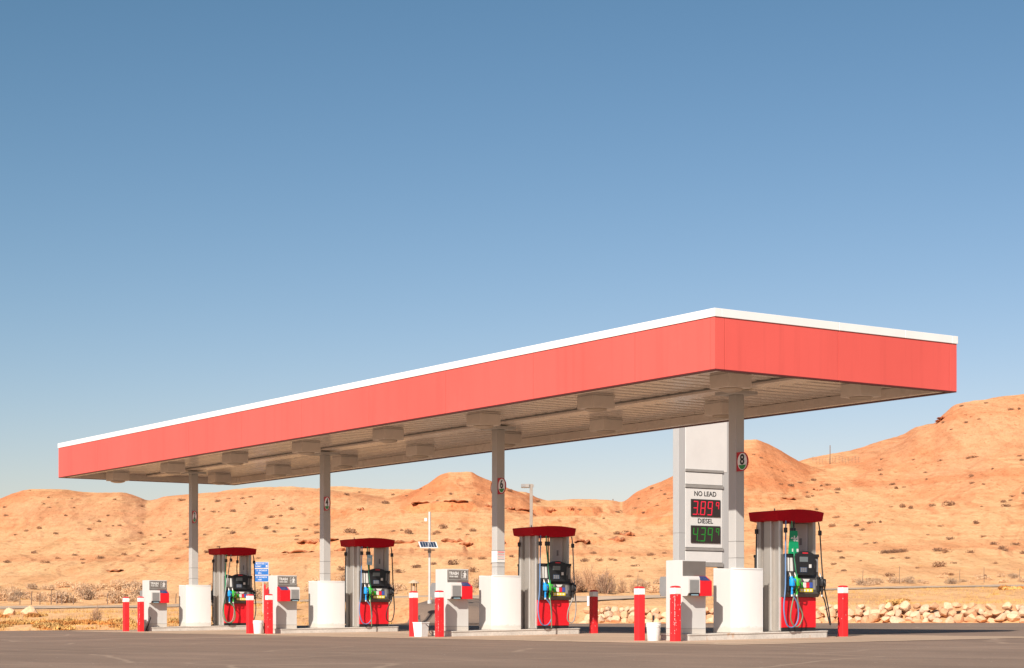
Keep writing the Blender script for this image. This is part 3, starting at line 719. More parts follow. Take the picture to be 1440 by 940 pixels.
# ------------------------------------------------------------------ fuel pumps
def make_pump(X, label, kind):
    t = thing('fuel_pump', label, 'fuel pump', (X, 1.335, island_top(1.33)+.002), 0, 'fuel pumps on the islands'); t.scale = (1, 1.13, 1)
    # stainless side towers with a stepped outer profile
    for s in (-1, 1):
        e = [(-.35, 0), (-.335, .022), (-.235, .022), (-.225, -.028), (-.15, -.028), (-.13, .022), (.085, .030), (.10, -.025), (.275, -.025), (.30, .022), (.338, .022), (.35, 0)]
        poly = [(x, s*(.405+y)) for x, y in e]+[(.35, s*.36), (-.35, s*.36)]
        mb = MB(); mb.prism(poly, 0, 2.25, M_steel)
        tw = mb.build('side_tower', t)
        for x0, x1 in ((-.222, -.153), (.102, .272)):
            mb = MB(); mb.box(x0, x1, s*.374, s*.3795, .02, 2.235, M_steel_refl); mb.build('dark_reflection_strip', tw)  # dark reflection bands of the stainless, put in as darker strips
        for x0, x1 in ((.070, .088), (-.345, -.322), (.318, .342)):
            mb = MB(); mb.box(x0, x1, s*.42, s*.438, .02, 2.235, M_alu, .003); mb.build('bright_reflection_strip', tw)  # bright reflections on the steel, added as pale strips
        mb = MB(); mb.box(-.20, .20, s*.358, s*.34, 1.57, 2.2, M_grey, .006); mb.box(-.02, .05, s*.3395, s*.336, 1.76, 1.90, M_mgrey)
        mb.build('inner_cover', t)
    mb = MB(); mb.box(-.30, .30, -.359, .359, .0, 1.53, M_dgrey, .008); mb.build('cabinet', t)
    # topper: arched front and back, slightly drooping
    mb = MB(); n = 14; rows = []
    for j in range(n+1):
        q = -1+2*j/n; y = q*.565; bu = 1-q*q
        tp = .010*(abs(q) > .99)
        rows.append([(-.41-.05*bu, y*.965, 2.24-.045*bu), (.41+.05*bu, y*.965, 2.24-.045*bu), (.43+.05*bu, y, 2.415+.045*bu), (-.43-.05*bu, y, 2.415+.045*bu)])
    vs = [p for r in rows for p in r]; fs = [(0, 1, 2, 3), tuple(4*n+k for k in (3, 2, 1, 0))]
    for j in range(n):
        for k in range(4): fs.append((4*j+k, 4*j+(k+1) % 4, 4*(j+1)+(k+1) % 4, 4*(j+1)+k))
    mb.add(vs, fs, M_topper); mb.build('topper', t, smooth=40)
    for s in (1, -1):
        def M(mb): return mb.xform(Matrix.Rotation(0 if s > 0 else math.pi, 4, 'Z') @ Matrix.Translation((.05, 0, 0)) @ Matrix.Diagonal((1, 1.15, 1, 1)))
        mb = MB(); mb.box(.302, .335, -.355, .355, .075, .685, M_red, .005); M(mb); d = mb.build('door', t)
        mb = MB(); mb.box(.302, .325, -.355, .355, .0, .07, M_black); M(mb); mb.build('kick_plate', t)
        # dispenser head
        mb = MB(); mb.extr([(.302, .69), (.40, .69), (.455, .76), (.455, 1.06), (.40, 1.14), (.40, 1.55), (.302, 1.55)], 'y', -.357, .357, M_dgrey)
        mb.box(.38, .43, -.357, .357, 1.50, 1.56, M_black, .008)
        M(mb); hd = mb.build('dispenser_head', t)
        for y0, y1, z0, z1 in ((-.335, -.255, 1.21, 1.49), (-.235, -.165, 1.21, 1.49), (.30, .35, 1.20, 1.46), (.22, .28, 1.28, 1.48)):
            mb = MB(); mb.box(.401, .406, y0, y1, z0, z1, M_paper if y0 < .1 else M_mgrey); M(mb); mb.build('instruction_label', hd)
        # hooded display
        arch = [(.01+.205*math.cos(a), 1.50+.115*math.sin(a)) for a in np.linspace(0, math.pi, 16)]
        poly = [(-.17, 1.13), (.19, 1.13)]+[(x, z) for x, z in arch]
        mb = MB(); mb.extr(poly, 'x', .402, .505, M_black); M(mb); dh = mb.build('display_hood', hd)
        mb = MB(); mb.box(.506, .510, -.11, .06, 1.40, 1.50, M_screen); M(mb); mb.build('screen', dh)
        mb = MB(); mb.box(.506, .514, -.10, .04, 1.19, 1.29, M_key)
        for a in range(3):
            for b in range(3): mb.box(.5142, .517, -.09+.042*a, -.06+.042*a, 1.20+.028*b, 1.22+.028*b, M_mgrey)
        M(mb); mb.build('keypad', dh)
        mb = MB(); mb.box(.506, .511, -.05, .06, 1.565, 1.588, M_redsq); M(mb); mb.build('indicator', dh)
        for y0, y1, z0, z1, mm, xx in ((.085, .135, 1.28, 1.35, M_paper, .506), (-.11, -.04, 1.0, 1.055, M_mgrey, .456), (.20, .255, .84, 1.04, M_mgrey, .456), (.275, .335, .92, 1.05, M_mgrey, .456)):
            mb = MB(); mb.box(xx, xx+.004, y0, y1, z0, z1, mm); M(mb); mb.build('notice_label', hd)
        mb = MB(); mb.extr([(-.015, 1.055), (.135, 1.055), (.10, 1.0), (.02, 1.0)], 'x', .456, .460, M_paper); M(mb); mb.build('receipt_slot', hd)
        for q, mm in enumerate((M_yellow, M_greenn, M_paper, M_redsq, M_bluesq)):
            y = -.14+.068*q; mb = MB(); mb.box(.456, .468, y, y+.060, .875, .985, mm, .004); M(mb); mb.build('grade_button', hd)
        mb = MB(); mb.box(.456, .468, -.08, .20, .79, .862, M_yellow, .004)
        for q in range(4): mb.box(.468, .4695, -.06+.065*q, -.025+.065*q, .805, .845, M_paper)
        M(mb); mb.build('yellow_strip', hd)
        # nozzles in their boots
        def nozzle(y, mm, name='nozzle', x0=.455):
            mb = MB(); mb.box(x0+.003, x0+.05, y-.046, y+.046, .80, 1.10, M_black, .006); M(mb); mb.build('nozzle_boot', t)
            mb = MB()
            mb.tube(catmull([(x0+.06, y, 1.09), (x0+.09, y, 1.04), (x0+.105, y, .97), (x0+.10, y, .90), (x0+.085, y, .735)], 5), [.030]*6+[.038]*9+[.02]*6, mm, 10)
            mb.box(x0+.06, x0+.16, y-.046, y+.046, .90, 1.06, mm, .02)
            mb.tube(catmull([(x0+.155, y, 1.02), (x0+.19, y, .95), (x0+.165, y, .86), (x0+.10, y, .82)], 5), .011, M_black, 6)
            mb.tube([(x0+.06, y, 1.09), (x0+.035, y, 1.16), (x0+.02, y, 1.175)], .014, M_steel, 8)
            mb.tube([(x0+.085, y, .80), (x0+.088, y, .70)], .019, M_alu, 8)
            M(mb); return mb.build(name, t, smooth=50)
        nozzle(-.295, M_bluen); nozzle(-.195, M_greenn); nozzle(.33, M_black)
        def hose(pts, mm, r=.0125):
            mb = MB(); mb.tube(catmull(pts, 8), r, mm, 8); M(mb); return mb.build('hose', t, smooth=60)
        def breakaway(x, y, z):
            mb = MB(); mb.lathe([(.03, -.05), (.034, -.04), (.034, .04), (.03, .05)], M_black, 10, (x, y, z)); M(mb); mb.build('breakaway_coupling', t)
        if s > 0:
            hose([(.41, -.33, 2.22), (.43, -.345, 2.0), (.46, -.37, 1.5), (.50, -.40, .9), (.51, -.44, .45), (.49, -.36, .13), (.48, -.22, .09), (.49, -.13, .25), (.53, -.17, .55), (.55, -.295, .735)], M_blueh if kind != 'quiet' else M_greenh)
            breakaway(.42, -.342, 2.03)
            if kind == 'quiet':
                hose([(.40, -.20, 2.22), (.42, -.25, 1.9), (.47, -.34, 1.35), (.52, -.42, .9), (.51, -.47, .4), (.49, -.38, .12), (.49, -.22, .13), (.51, -.16, .4), (.55, -.195, .735)], M_greyh)
                hose([(.40, -.02, 2.22), (.38, -.04, 1.8), (.40, -.03, 1.45)], M_rub); breakaway(.40, -.205, 2.05); breakaway(.39, -.03, 2.0)
            else:
                hose([(.40, -.20, 2.22), (.42, -.20, 1.9), (.47, -.18, 1.4), (.50, -.16, 1.1), (.52, -.175, .97), (.53, -.20, .84)], M_greenh)
                breakaway(.41, -.20, 2.03); breakaway(.40, -.155, 2.03)
                hose([(.40, -.155, 2.22), (.40, -.155, 1.9), (.44, -.165, 1.45)], M_rub)
                if kind == 'loop':
                    hose([(.55, -.195, .735), (.53, -.15, .55), (.51, -.05, .32), (.48, -.10, .12), (.48, -.20, .10), (.50, -.29, .24), (.53, -.30, .45), (.54, -.24, .76)], M_oliveh)
                else:
                    hose([(.55, -.195, .735), (.57, -.185, .5), (.565, -.17, .25), (.55, -.16, .02)], M_oliveh)
            if kind == 'two':
                pass
            # black hose of the end nozzle
            if kind == 'loop':
                hose([(.32, .42, 2.22), (.34, .435, 2.0), (.38, .45, 1.3), (.42, .47, .9), (.46, .53, .45), (.45, .58, .13), (.45, .53, .28), (.47, .44, .62), (.50, .345, .74)], M_rub)
            else:
                hose([(.32, .42, 2.22), (.34, .435, 2.0), (.38, .44, 1.3), (.44, .43, .9), (.50, .42, .45), (.49, .36, .16), (.49, .24, .2), (.55, .22, .45), (.55, .33, .735)], M_greyh if kind == 'mid' else M_rub)
            breakaway(.34, .435, 2.0)
        else:
            hose([(.28, .36, 2.22), (.29, .385, 2.0), (.30, .39, 1.2), (.34, .385, .6), (.40, .36, .14), (.46, .31, .16), (.50, .33, .735)], M_rub)
            hose([(.30, -.36, 2.22), (.34, -.38, 2.0), (.38, -.38, 1.3), (.42, -.38, .6), (.45, -.34, .14), (.47, -.27, .18), (.50, -.295, .735)], M_rub)
            breakaway(.29, .385, 2.03); breakaway(.335, -.38, 2.03)
    # fins and bolts on the topper
    mb = MB()
    for y in (-.52, -.1, .25): mb.lathe([(.012, 2.42), (.012, 2.47)], M_seam, 8, (.3, y, 0))
    mb.build('bolt', t)
    if kind == 'loop':
        mb = MB(); mb.extr([(-.34, 1.56), (-.10, 1.56), (-.13, 2.02), (-.30, 2.02)], 'x', .475, .50, M_greent)
        tg = mb.build('nozzle_cover', t)
        mb = MB(); put_text(mb, 'eld', .15, (.5025, -.205, 1.86), (0, 1, 0), (0, 0, 1), M_paper, .006, 1., .001)
        mb.build('lettering', tg)
        for y0, y1 in ((-.155, -.11), (-.265, -.24)): mb = MB(); mb.box(.5005, .502, y0, y1, 1.60, 1.66, M_paper); mb.build('sticker', tg)
    if kind == 'tag':
        mb = MB(); mb.extr([(-.27, 1.72), (-.12, 1.70), (-.11, 1.98), (-.25, 1.99)], 'x', .495, .503, M_towel); mb.box(.5035, .5045, -.23, -.15, 1.80, 1.90, M_paper)
        mb.build('hanging_tag', t)
    return t
make_pump(XS[0], 'red topped stainless fuel pump with green tag on its hoses, the nearest', 'loop')
make_pump(XS[1], 'red topped stainless fuel pump with three looping hoses, right of the middle column', 'mid')
make_pump(XS[2], 'red topped stainless fuel pump with a pale blue tag on its hoses', 'tag')
make_pump(XS[3], 'red topped stainless fuel pump with blue road sign beside it, the leftmost', 'quiet')

# ------------------------------------------------------------------ bollards
def bollard_mesh(scuff):
    mb = MB(); w = .079
    mb.box(-w, w, -w, w, -.02, .915, M_boll, .014); a = mb
    return a
def bollard(x, y, label, tilt=0., scuff=0):
    t = thing('bollard', label, 'bollard', (x, y, lot_z(y)), 0, 'red and white guard posts around the islands')
    t.rotation_euler = (rad(tilt), rad(tilt*.6), 0)
    w = .079
    mb = MB(); mb.box(-w, w, -w, w, -.02, .905, M_boll, .012)
    rr = random.Random(scuff*31+5)
    for k in range(scuff*3):
        z = rr.uniform(.12, .88); q = rr.random(); h = rr.uniform(.006, .03)*(1.8 if scuff > 12 else 1)
        if q < .55:                                  # flaking along the front edge
            d = rr.uniform(.003, .009); mb.box(w-d, w+.0008, -w-.0008, -w+rr.uniform(.003, .009), z, z+h, M_paper)
        elif q < .8:
            yy = rr.uniform(-w*.85, w*.7); mb.box(w, w+.0008, yy, yy+rr.uniform(.003, .012), z, z+h*.5, M_paper)
        else:
            xx = rr.uniform(-w*.8, w*.6); mb.box(xx, xx+rr.uniform(.003, .01), -w-.0008, -w, z, z+h*.5, M_paper)
    mb.build('post', t)
    mb = MB(); mb.box(-w-.003, w+.003, -w-.003, w+.003, .9055, 1.03, M_white, .012)
    mb.build('white_band', t)
    mb = MB(); prof = [(w*1.0, 1.031), (w*1.05, 1.040), (w*.95, 1.055), (w*.6, 1.066), (.004, 1.070)]
    vs = []; fs = []
    for r, z in prof:
        for q in rounded_rect(-r, r, -r, r, r*.35, 3): vs.append((q[0], q[1], z))
    n = 16
    for a in range(len(prof)-1):
        for j in range(n): fs.append((a*n+j, a*n+(j+1) % n, (a+1)*n+(j+1) % n, (a+1)*n+j))
    fs += [tuple(range(n))[::-1], tuple(range(4*n, 5*n))]
    mb.add(vs, fs, M_boll); mb.build('cap', t, smooth=60)
bd = .575
bollard(XS[0]-bd, -2.0, 'red bollard with white band left of the black handled bucket, nearest island', .3, 0)
bollard(XS[0]+bd, -2.03, 'red bollard with peeling paint in front of the blank signed trash station', -.3, 16)
bollard(XS[0]+.02, 2.9, 'red bollard standing alone at the right end of the nearest island', 0, 1)
bollard(XS[1]-bd, -2.0, 'red bollard at the left of the square white bin', 0, 0)
bollard(XS[1]+bd, -2.0, 'scuffed red bollard right of the square white bin', .4, 9)
bollard(XS[1]+.0, 2.82, 'red bollard with its shaded grey band, right of the middle pump', 0, 2)
bollard(XS[2]-bd, -2.0, 'red bollard in front of the leftmost pump, left of a white bucket', 0, 0)
bollard(XS[2]+bd, -2.0, 'red bollard with a white scratch, right of a white bucket, third island', .3, 4)
bollard(XS[3]-bd, -2.0, 'leftmost red bollard, at the far left end of the station', 0, 0)
bollard(XS[3]+bd, -2.0, 'red bollard with a white scuff beside the leftmost trash station', .2, 5)
mb = MB(); mb.tube([(0, 0, 0), (0, 0, 1.28)], .03, M_boll, 10); mb.lathe([(.03, 1.28), (.025, 1.32), (.005, 1.335)], M_boll, 10)
tag(mb.build('marker_rod', loc=(XS[2]-.12, -1.78, lot_z(-1.8))), 'slim red rod whose tip shows above the bollard, third island', 'marker')

# buckets
def bucket(x, y, label, square=False, stick=None, cable=False):
    t = thing('bucket', label, 'bucket', (x, y, lot_z(y)), .3, 'white buckets between the bollards')
    mb = MB()
    if square:
        s = .135
        vs = [(-s*.8, -s*.8, 0), (s*.8, -s*.8, 0), (s*.8, s*.8, 0), (-s*.8, s*.8, 0), (-s, -s, .33), (s, -s, .33), (s, s, .33), (-s, s, .33)]
        mb.add(vs, [(0, 3, 2, 1), (0, 1, 5, 4), (1, 2, 6, 5), (2, 3, 7, 6), (3, 0, 4, 7)], M_bucket)
        mb.box(-s-.008, s+.008, -s-.008, s+.008, .318, .34, M_bucket, .004); mb.box(-s+.02, s-.02, -s+.02, s-.02, .3405, .343, M_dgrey)
        mb.build('body', t)
    else:
        mb.lathe([(.115, 0), (.118, .004), (.137, .27), (.143, .272), (.143, .29), (.139, .292), (.146, .30), (.146, .315), (.142, .345), (.147, .35), (.147, .36), (.138, .362), (.132, .34)], M_bucket, 28)
        mb.build('body', t, smooth=40)
        mb = MB(); mb.tube([(.145*math.cos(a), .145*math.sin(a), .30-.17*math.sin((a+.2)/(math.pi)*math.pi*.95)) for a in np.linspace(-.2, 2.9, 18)], .003, M_seam, 6); mb.build('wire_handle', t)
    if stick:
        mb = MB(); mb.tube([(-.02, 0, .28), stick], .013, M_black, 8); mb.box(stick[0]-.02, stick[0]+.02, stick[1]-.012, stick[1]+.012, stick[2]-.10, stick[2], M_black, .006)
        mb.build('squeegee_handle', t)
    if cable:
        mb = MB(); mb.tube(catmull([(.12, .02, .30), (.20, .05, .22), (.16, .12, .10), (.26, .16, .03), (.33, .20, .012), (.30, .3, .012)], 6), .008, M_black, 6); mb.build('cord', t)
bucket(XS[0]-.10, -2.03, 'round white plastic bucket with a black handle sticking up, nearest island', stick=(.0, .0, .50))
bucket(XS[1]-.19, -2.03, 'square tapered white bin with a black stick leaning in it', True, (-.07, .02, .50), True)
bucket(XS[2]-.03, -2.02, 'round white plastic bucket between bollards with nothing sticking out')
bucket(XS[3]+.20, -1.805, 'white bucket mostly hidden behind the leftmost pair of bollards')
mb = MB(); mb.tube(catmull([(0, 0, .02), (.06, .02, .15), (.16, .05, .30), (.22, .07, .42), (.17, .06, .45)], 6), .012, M_black, 6)
mb.tube(catmull([(.02, 0, .02), (.14, .03, .2), (.20, .06, .43)], 6), .009, M_black, 6)
tag(mb.build('black_cable', loc=(XS[3]+.30, -1.72, lot_z(-1.7))), 'black cable curling up beside the leftmost trash station', 'cable')

# ------------------------------------------------------------------ price sign
PZ = 62.; xs_, ys_ = at(955, PZ)
ps_s = FPX/PZ
gz = lot_z(ys_)
sign = thing('price_sign', 'tall grey fuel price sign with red 3.89 and green 4.39 digital prices', 'price sign', (xs_, ys_, gz-.02))
def zrow(y): return ZC-(y-HOR)*PZ/FPX-gz
W = 2.02
mb = MB(); mb.box(-.15, .15, -.14, .14, 0, 8.6, M_signpost, .01); mb.box(-.152, .152, -.145, .145, 3.02, 3.03, M_seam); mb.build('post', sign)
mb = MB(); mb.box(-.15, .15, W-.28, W+.06, 0, 8.6, M_signpost, .01); mb.build('post', sign)
def spanel(z0, z1, y0, y1, name='panel', m=M_signface):
    mb = MB(); mb.box(-.14, .16, y0, y1, z0, z1, m, .012); return mb.build(name, sign)
PL, PR = .142, W-.30
z_a, z_b = zrow(661), zrow(600)
spanel(z_a, 8.5, PL, W-.10)
def railbar(y0, y1):
    mb = MB(); mb.box(-.13, .19, PL-.02, PR+.02, zrow(y1), zrow(y0), M_rail, .01); mb.build('rail', sign)
railbar(658.5, 662.5); spanel(zrow(680), zrow(663), PL, PR); railbar(680.5, 685)
pf = spanel(zrow(769), zrow(685.5), PL, PR); railbar(769.5, 773.5)
spanel(zrow(790), zrow(774), PL, PR); railbar(790.5, 796)
yc = (PL+PR)/2
mb = MB()
sc_t = 1.2
put_text(mb, 'NO LEAD', .222, (.163, yc+.04, zrow(693.2)), (0, 1, 0), (0, 0, 1), M_ink, .003, 1.0)
put_text(mb, 'DIESEL', .222, (.163, yc+.04, zrow(731.7)), (0, 1, 0), (0, 0, 1), M_ink, .003, 1.0)
mb.build('lettering', pf)
SEG = {'0': 'abcdef', '1': 'bc', '2': 'abged', '3': 'abgcd', '4': 'fgbc', '5': 'afgcd', '6': 'afgedc', '7': 'abc', '8': 'abcdefg', '9': 'abcfgd', 'x9': 'abcfg'}
def led(z0, z1, digits, m):
    y0, y1 = yc-.58, yc+.67
    mb = MB(); mb.box(.1605, .195, y0, y1, z0, z1, M_disp, .012); d = mb.build('price_display', sign)
    mb = MB(); H = z1-z0; t = H*.075
    def seg(yo, zo, w, h, segs, t=H*.058):
        sl = .10*h
        def q(a, b, c, e):
            pts = [(yo+a+sl*((c-0)/h), zo+c), (yo+b+sl*(c/h), zo+c), (yo+b+sl*(e/h), zo+e), (yo+a+sl*(e/h), zo+e)]
            mb.extr(pts, 'x', .1955, .2, m)
        g = .006
        if 'a' in segs: q(t*.4, w-t*.4, h-t, h)
        if 'd' in segs: q(t*.4, w-t*.4, 0, t)
        if 'g' in segs: q(t*.8, w-t*.8, h/2-t/2, h/2+t/2)
        if 'f' in segs: q(0, t, h/2+g, h-t*.5)
        if 'b' in segs: q(w-t, w, h/2+g, h-t*.5)
        if 'e' in segs: q(0, t, t*.5, h/2-g)
        if 'c' in segs: q(w-t, w, t*.5, h/2-g)
    h = H*.80; zo = z0+H*.09; w = .185; yo = y0+.05
    for k, ch in enumerate(digits[:3]):
        seg(yo+k*.30+(.02 if k else 0), zo, w+.02, h, SEG[ch])
    mb.box(.1955, .2, yo+.250, yo+.250+t*.9, zo, zo+t*.9, m)
    seg(y1-.215, z0+H*.44, .135, h*.54, SEG['x9'], H*.045)
    mb.build('price_digits', d)
led(zrow(725.3), zrow(700.8), ['3', '8', '9'], M_ledr)
led(zrow(762.5), zrow(738), ['4', '3', 'x9'], M_ledg)

# ------------------------------------------------------------------ poles and signs beyond the lot
x, y, z = on_ground(747, 86.); sp = FPX/86.
ht = ZC-(681-HOR)/sp-z
t = thing('parking_lot_light', 'tall pale square light pole with a flat shoebox head above the middle pump', 'street lamp', (x, y, z), rad(145.94-90))
mb = MB(); mb.box(-.07, .07, -.07, .07, -.3, ht, mat('pole_bronze', (.30, .255, .215), .5), .008); mb.build('pole', t)
mb = MB(); mb.box(-.46, -.075, -.16, .16, ht-.16, ht, M_rail, .02); mb.box(-.455, -.27, -.165, -.161, ht-.13, ht-.02, M_mgrey); hd = mb.build('lamp_head', t)
mb = MB(); mb.box(-.44, -.10, -.13, .13, ht-.175, ht-.161, M_lens); mb.build('lens', hd)
mb = MB(); mb.box(.071, .12, -.06, .06, ht-.14, ht-.02, M_rail, .006); mb.build('photo_sensor', t)

x, y, z = on_ground(604, 76.); sp = FPX/76.
zz = lambda row: ZC-(row-HOR)/sp-z
t = thing('solar_sensor_pole', 'slender white pole carrying a tilted solar panel and a small sensor', 'pole', (x, y, z), rad(145.94-90))
mb = MB(); mb.tube([(0, 0, -.2), (0, 0, zz(720))], .048, M_alu, 12); mb.lathe([(.09, 0), (.09, .16), (.06, .18)], M_alu, 12); mb.build('pole', t)
mb = MB(); mb.box(-.40, .32, -.29, .29, -.02, .02, M_white, .005)
for q in range(6):
    for r in range(3): mb.box(-.36+.107*q, -.36+.107*q+.098, -.26+.174*r, -.26+.174*r+.164, .0205, .024, M_solar)
mb.xform(Matrix.Translation((.0, -.27, zz(767))) @ Matrix.Rotation(rad(12), 4, 'Z') @ Matrix.Rotation(rad(27), 4, 'X') @ Matrix.Diagonal((1., .95, 1., 1.))); mb.build('solar_panel', t)
mb = MB(); mb.box(-.22, .22, -.06, .06, zz(774.5), zz(773), M_rail, .004); mb.box(-.07, .07, -.07, .07, zz(778), zz(773.2), M_rail, .004); mb.build('bracket', t)
mb = MB(); mb.box(-.20, -.10, -.06, .06, zz(733.5), zz(729), M_white, .008); mb.tube([(-.10, 0, zz(731)), (0, 0, zz(731))], .014, M_alu, 6); mb.build('sensor', t)
mb = MB(); mb.box(.05, .15, -.05, .05, zz(838), zz(825), M_mgrey, .006); mb.build('control_box', t)

x, y, z = on_ground(582, 73.); sp = FPX/73.
zz = lambda row: ZC-(row-HOR)/sp-z
t = thing('vent_post', 'small tan roofed vent on thin legs beyond the driveway', 'vent', (x, y, z))
mb = MB(); mb.lathe([(.215, zz(820.6)), (.22, zz(819.9)), (.05, zz(816)), (.005, zz(815.5))], mat('tan_paint', (.62, .47, .33), .6), 16); mb.build('cap', t, smooth=40)
mb = MB()
for q in (-1, 1): mb.tube([(q*.1*RT[0], q*.1*RT[1], -.1), (q*.1*RT[0], q*.1*RT[1], zz(820.5))], .018, M_wood, 6)
mb.tube([(0, 0, -.1), (0, 0, zz(820.5))], .055, mat('tan_pipe', (.55, .35, .22), .7), 8)
mb.build('stem', t)

x, y, z = on_ground(368, 76.); sp = FPX/76.
zz = lambda row: ZC-(row-HOR)/sp-z
t = thing('road_sign', 'blue three panel information sign with white lettering on a thin post', 'sign', (x, y, z), rad(145.94-90-8))
mb = MB(); mb.tube([(.05, .03, -.3), (.05, .03, zz(818))], .022, M_alu, 8); mb.tube([(.05, .035, zz(818)), (.05, .035, zz(792))], .018, M_alu, 8); mb.build('post', t)
for r0, r1, lines in ((791, 799.3), None, None)[:0] or ((790.6, 799.4, ('MOUNTAIN', 'SUMMIT')), (799.9, 808.9, ('1.5  SLICKROCK', 'DELL')), (809.4, 818.4, ('2.5  SLICKROCK', 'PARK'))):
    z1, z0 = zz(r0), zz(r1); mb = MB(); mb.box(-.30, .29, -.012, .0, z0, z1, M_paper, .003); mb.box(-.288, .278, -.016, -.0125, z0+.012, z1-.012, M_blue)
    p = mb.build('sign_panel', t); mb = MB(); h = z1-z0
    dx = -.06 if lines[0] == 'MOUNTAIN' else 0
    put_text(mb, lines[0], .082, (dx, -.0175, z0+h*.70), (1, 0, 0), (0, 0, 1), M_paper, .0005, .80, .001)
    put_text(mb, lines[1], .082, (dx-.07, -.0175, z0+h*.30), (1, 0, 0), (0, 0, 1), M_paper, .0005, .80, .001)
    if dx:
        mb.box(.17, .26, -.018, -.0165, z0+.03, z0+.038, M_paper); mb.box(.17, .26, -.018, -.0165, z1-.045, z1-.037, M_paper)
        mb.box(.17, .177, -.018, -.0165, z0+.0385, z1-.0455, M_paper); mb.box(.253, .26, -.018, -.0165, z0+.0385, z1-.0455, M_paper); mb.box(.195, .235, -.018, -.0165, z0+.06, z0+.12, M_paper)
    mb.build('lettering', p)

# white marker post by the boulders
x, y, z = on_ground(828, 74.)
mb = MB(); mb.box(-.05, .05, -.05, .05, -.1, .38, M_white, .008)
tag(mb.build('marker_post', loc=(x, y, z)), 'short white post standing at the end of the boulder row', 'post')

# distant poles and fences
Zp = 296.; x, y, z = on_ground(1167.3, Zp); top = ZC-(626.5-HOR)*Zp/FPX-z
mb = MB(); mb.tube([(0, 0, -.6), (0, 0, top)], [.085, .065], M_wood, 8)
tag(mb.build('utility_pole', loc=(x, y, z)), 'tall wooden pole on the pale ridge at the right', 'pole')
Zp = 240.; x, y, z = on_ground(862, Zp); top = ZC-(702-HOR)*Zp/FPX-z
mb = MB(); mb.tube([(0, 0, -1), (0, 0, max(.6, top))], .06, M_wood, 6)
tag(mb.build('ridge_post', loc=(x, y, z)), 'tiny dark post on the skyline right of the lot light', 'post')
t = None; posts = []
for k in range(15):
    px = 1143+4.6*k; posts.append(on_ground(px, 300-2.2*k*.4))
t = thing('wire_fence', 'thin wire fence crossing the pale ridge below the wooden pole', 'fence', posts[0])
o0 = Vector(posts[0])
for p in posts:
    mb = MB(); q = Vector(p)-o0; mb.tube([q+Vector((0, 0, -.3)), q+Vector((0, 0, 1.05))], .02, M_wood, 5); mb.build('post', t)
mb = MB()
for hgt in (.5, .8, 1.1): mb.tube([Vector(p)-o0+Vector((0, 0, hgt)) for p in posts], .012, M_seam, 4)
mb.build('wire', t)
def fpost(px, Z, h, r=.035):
    x, y, z = on_ground(px, Z); mb = MB(); a = R_.uniform(-.04, .04)
    mb.tube([(0, 0, -.2), (a, 0, h*.6), (a*1.5, .02, h)], [r, r*.95, r*.85], M_wood, 6)
    tag(mb.build('fence_post', loc=(x, y, z)), 'thin weathered fence post standing beside the far road', 'post', 'fence posts along the far road')
for px in (28, 44, 56, 72, 80, 87, 103, 151, 247): fpost(px, 105.5, R_.uniform(.5, .9), .028)
for px, h in ((1072, .7), (1213, .85), (1265, 1.0), (1350, .7), (1384, .9), (1434, .75), (860, 1.0), (897, 1.05), (930, .9)): fpost(px, 106.5, h, .016)

# ------------------------------------------------------------------ boulders along the lot edge
def boulder_mesh(seed):
    r = random.Random(seed); bm = bmesh.new(); bmesh.ops.create_icosphere(bm, subdivisions=2, radius=1)
    cuts = [(Vector((r.gauss(0, 1), r.gauss(0, 1), r.gauss(0, 1))).normalized(), r.uniform(.50, .82)) for _ in range(15)]
    for v in bm.verts:
        for n, d in cuts:
            e = v.co.dot(n)
            if e > d: v.co -= n*(e-d)*.92
        v.co *= 1+r.uniform(-.035, .035)
    me = bpy.data.meshes.new('boulder'); bm.to_mesh(me); bm.free(); me.materials.append(M_stone)
    me.polygons.foreach_set('use_smooth', [True]*len(me.polygons)); me.set_sharp_from_angle(angle=rad(16)); return me
BM = [boulder_mesh(k) for k in range(14)]
edge = [(-27.5, 15.9), (-19.5, 18.95), (-11.0, 21.95), (4, 27.2)]
nb = 0
def edge_pt(s):
    for (ax, ay), (bx, by) in zip(edge[:-1], edge[1:]):
        L = math.hypot(bx-ax, by-ay)
        if s <= L: return ax+(bx-ax)*s/L, ay+(by-ay)*s/L, (bx-ax)/L, (by-ay)/L
        s -= L
    return None
for course, (off, hz, sz) in enumerate(((.36, .09, .215), (.58, .29, .205), (.84, .50, .19))):
    s = R_.uniform(0, .3)
    while True:
        p = edge_pt(s)
        if p is None or s > 27.5: break
        x, y, tx, ty = p; nx, ny = -ty, tx
        r = sz*R_.uniform(.72, 1.22)
        if course == 2 and R_.random() < .05: s += r*1.6; continue
        o = bpy.data.objects.new('boulder', R_.choice(BM)); COL.objects.link(o)
        of = off+R_.uniform(-.10, .10)
        o.location = (x+nx*of, y+ny*of, lot_z(y)+hz+R_.uniform(-.06, .07)-(.03 if s < 6 else 0))
        o.scale = (r*R_.uniform(.95, 1.35), r*R_.uniform(.85, 1.1), r*R_.uniform(.68, .95)); o.rotation_euler = (R_.uniform(-.4, .4), R_.uniform(-.4, .4), R_.uniform(0, 6.3))
        tag(o, 'pale tan boulder piled in the low rock row along the asphalt edge', 'rock', 'boulders along the asphalt edge'); nb += 1
        s += r*R_.uniform(1.42, 1.68)
for px, py, r, lab in ((42, 862, .30, 'tan boulder lying in dry grass left of a bush'), (13, 861, .26, 'pale rock lying in dry grass at the left edge')):
    Z = 82; x, y, z = on_ground(px, Z); o = bpy.data.objects.new('boulder', BM[px % 14]); COL.objects.link(o)
    o.location = (x, y, z+r*.4); o.scale = (r*1.5, r, r*.9); o.rotation_euler = (0, 0, 1.1); tag(o, lab, 'rock')

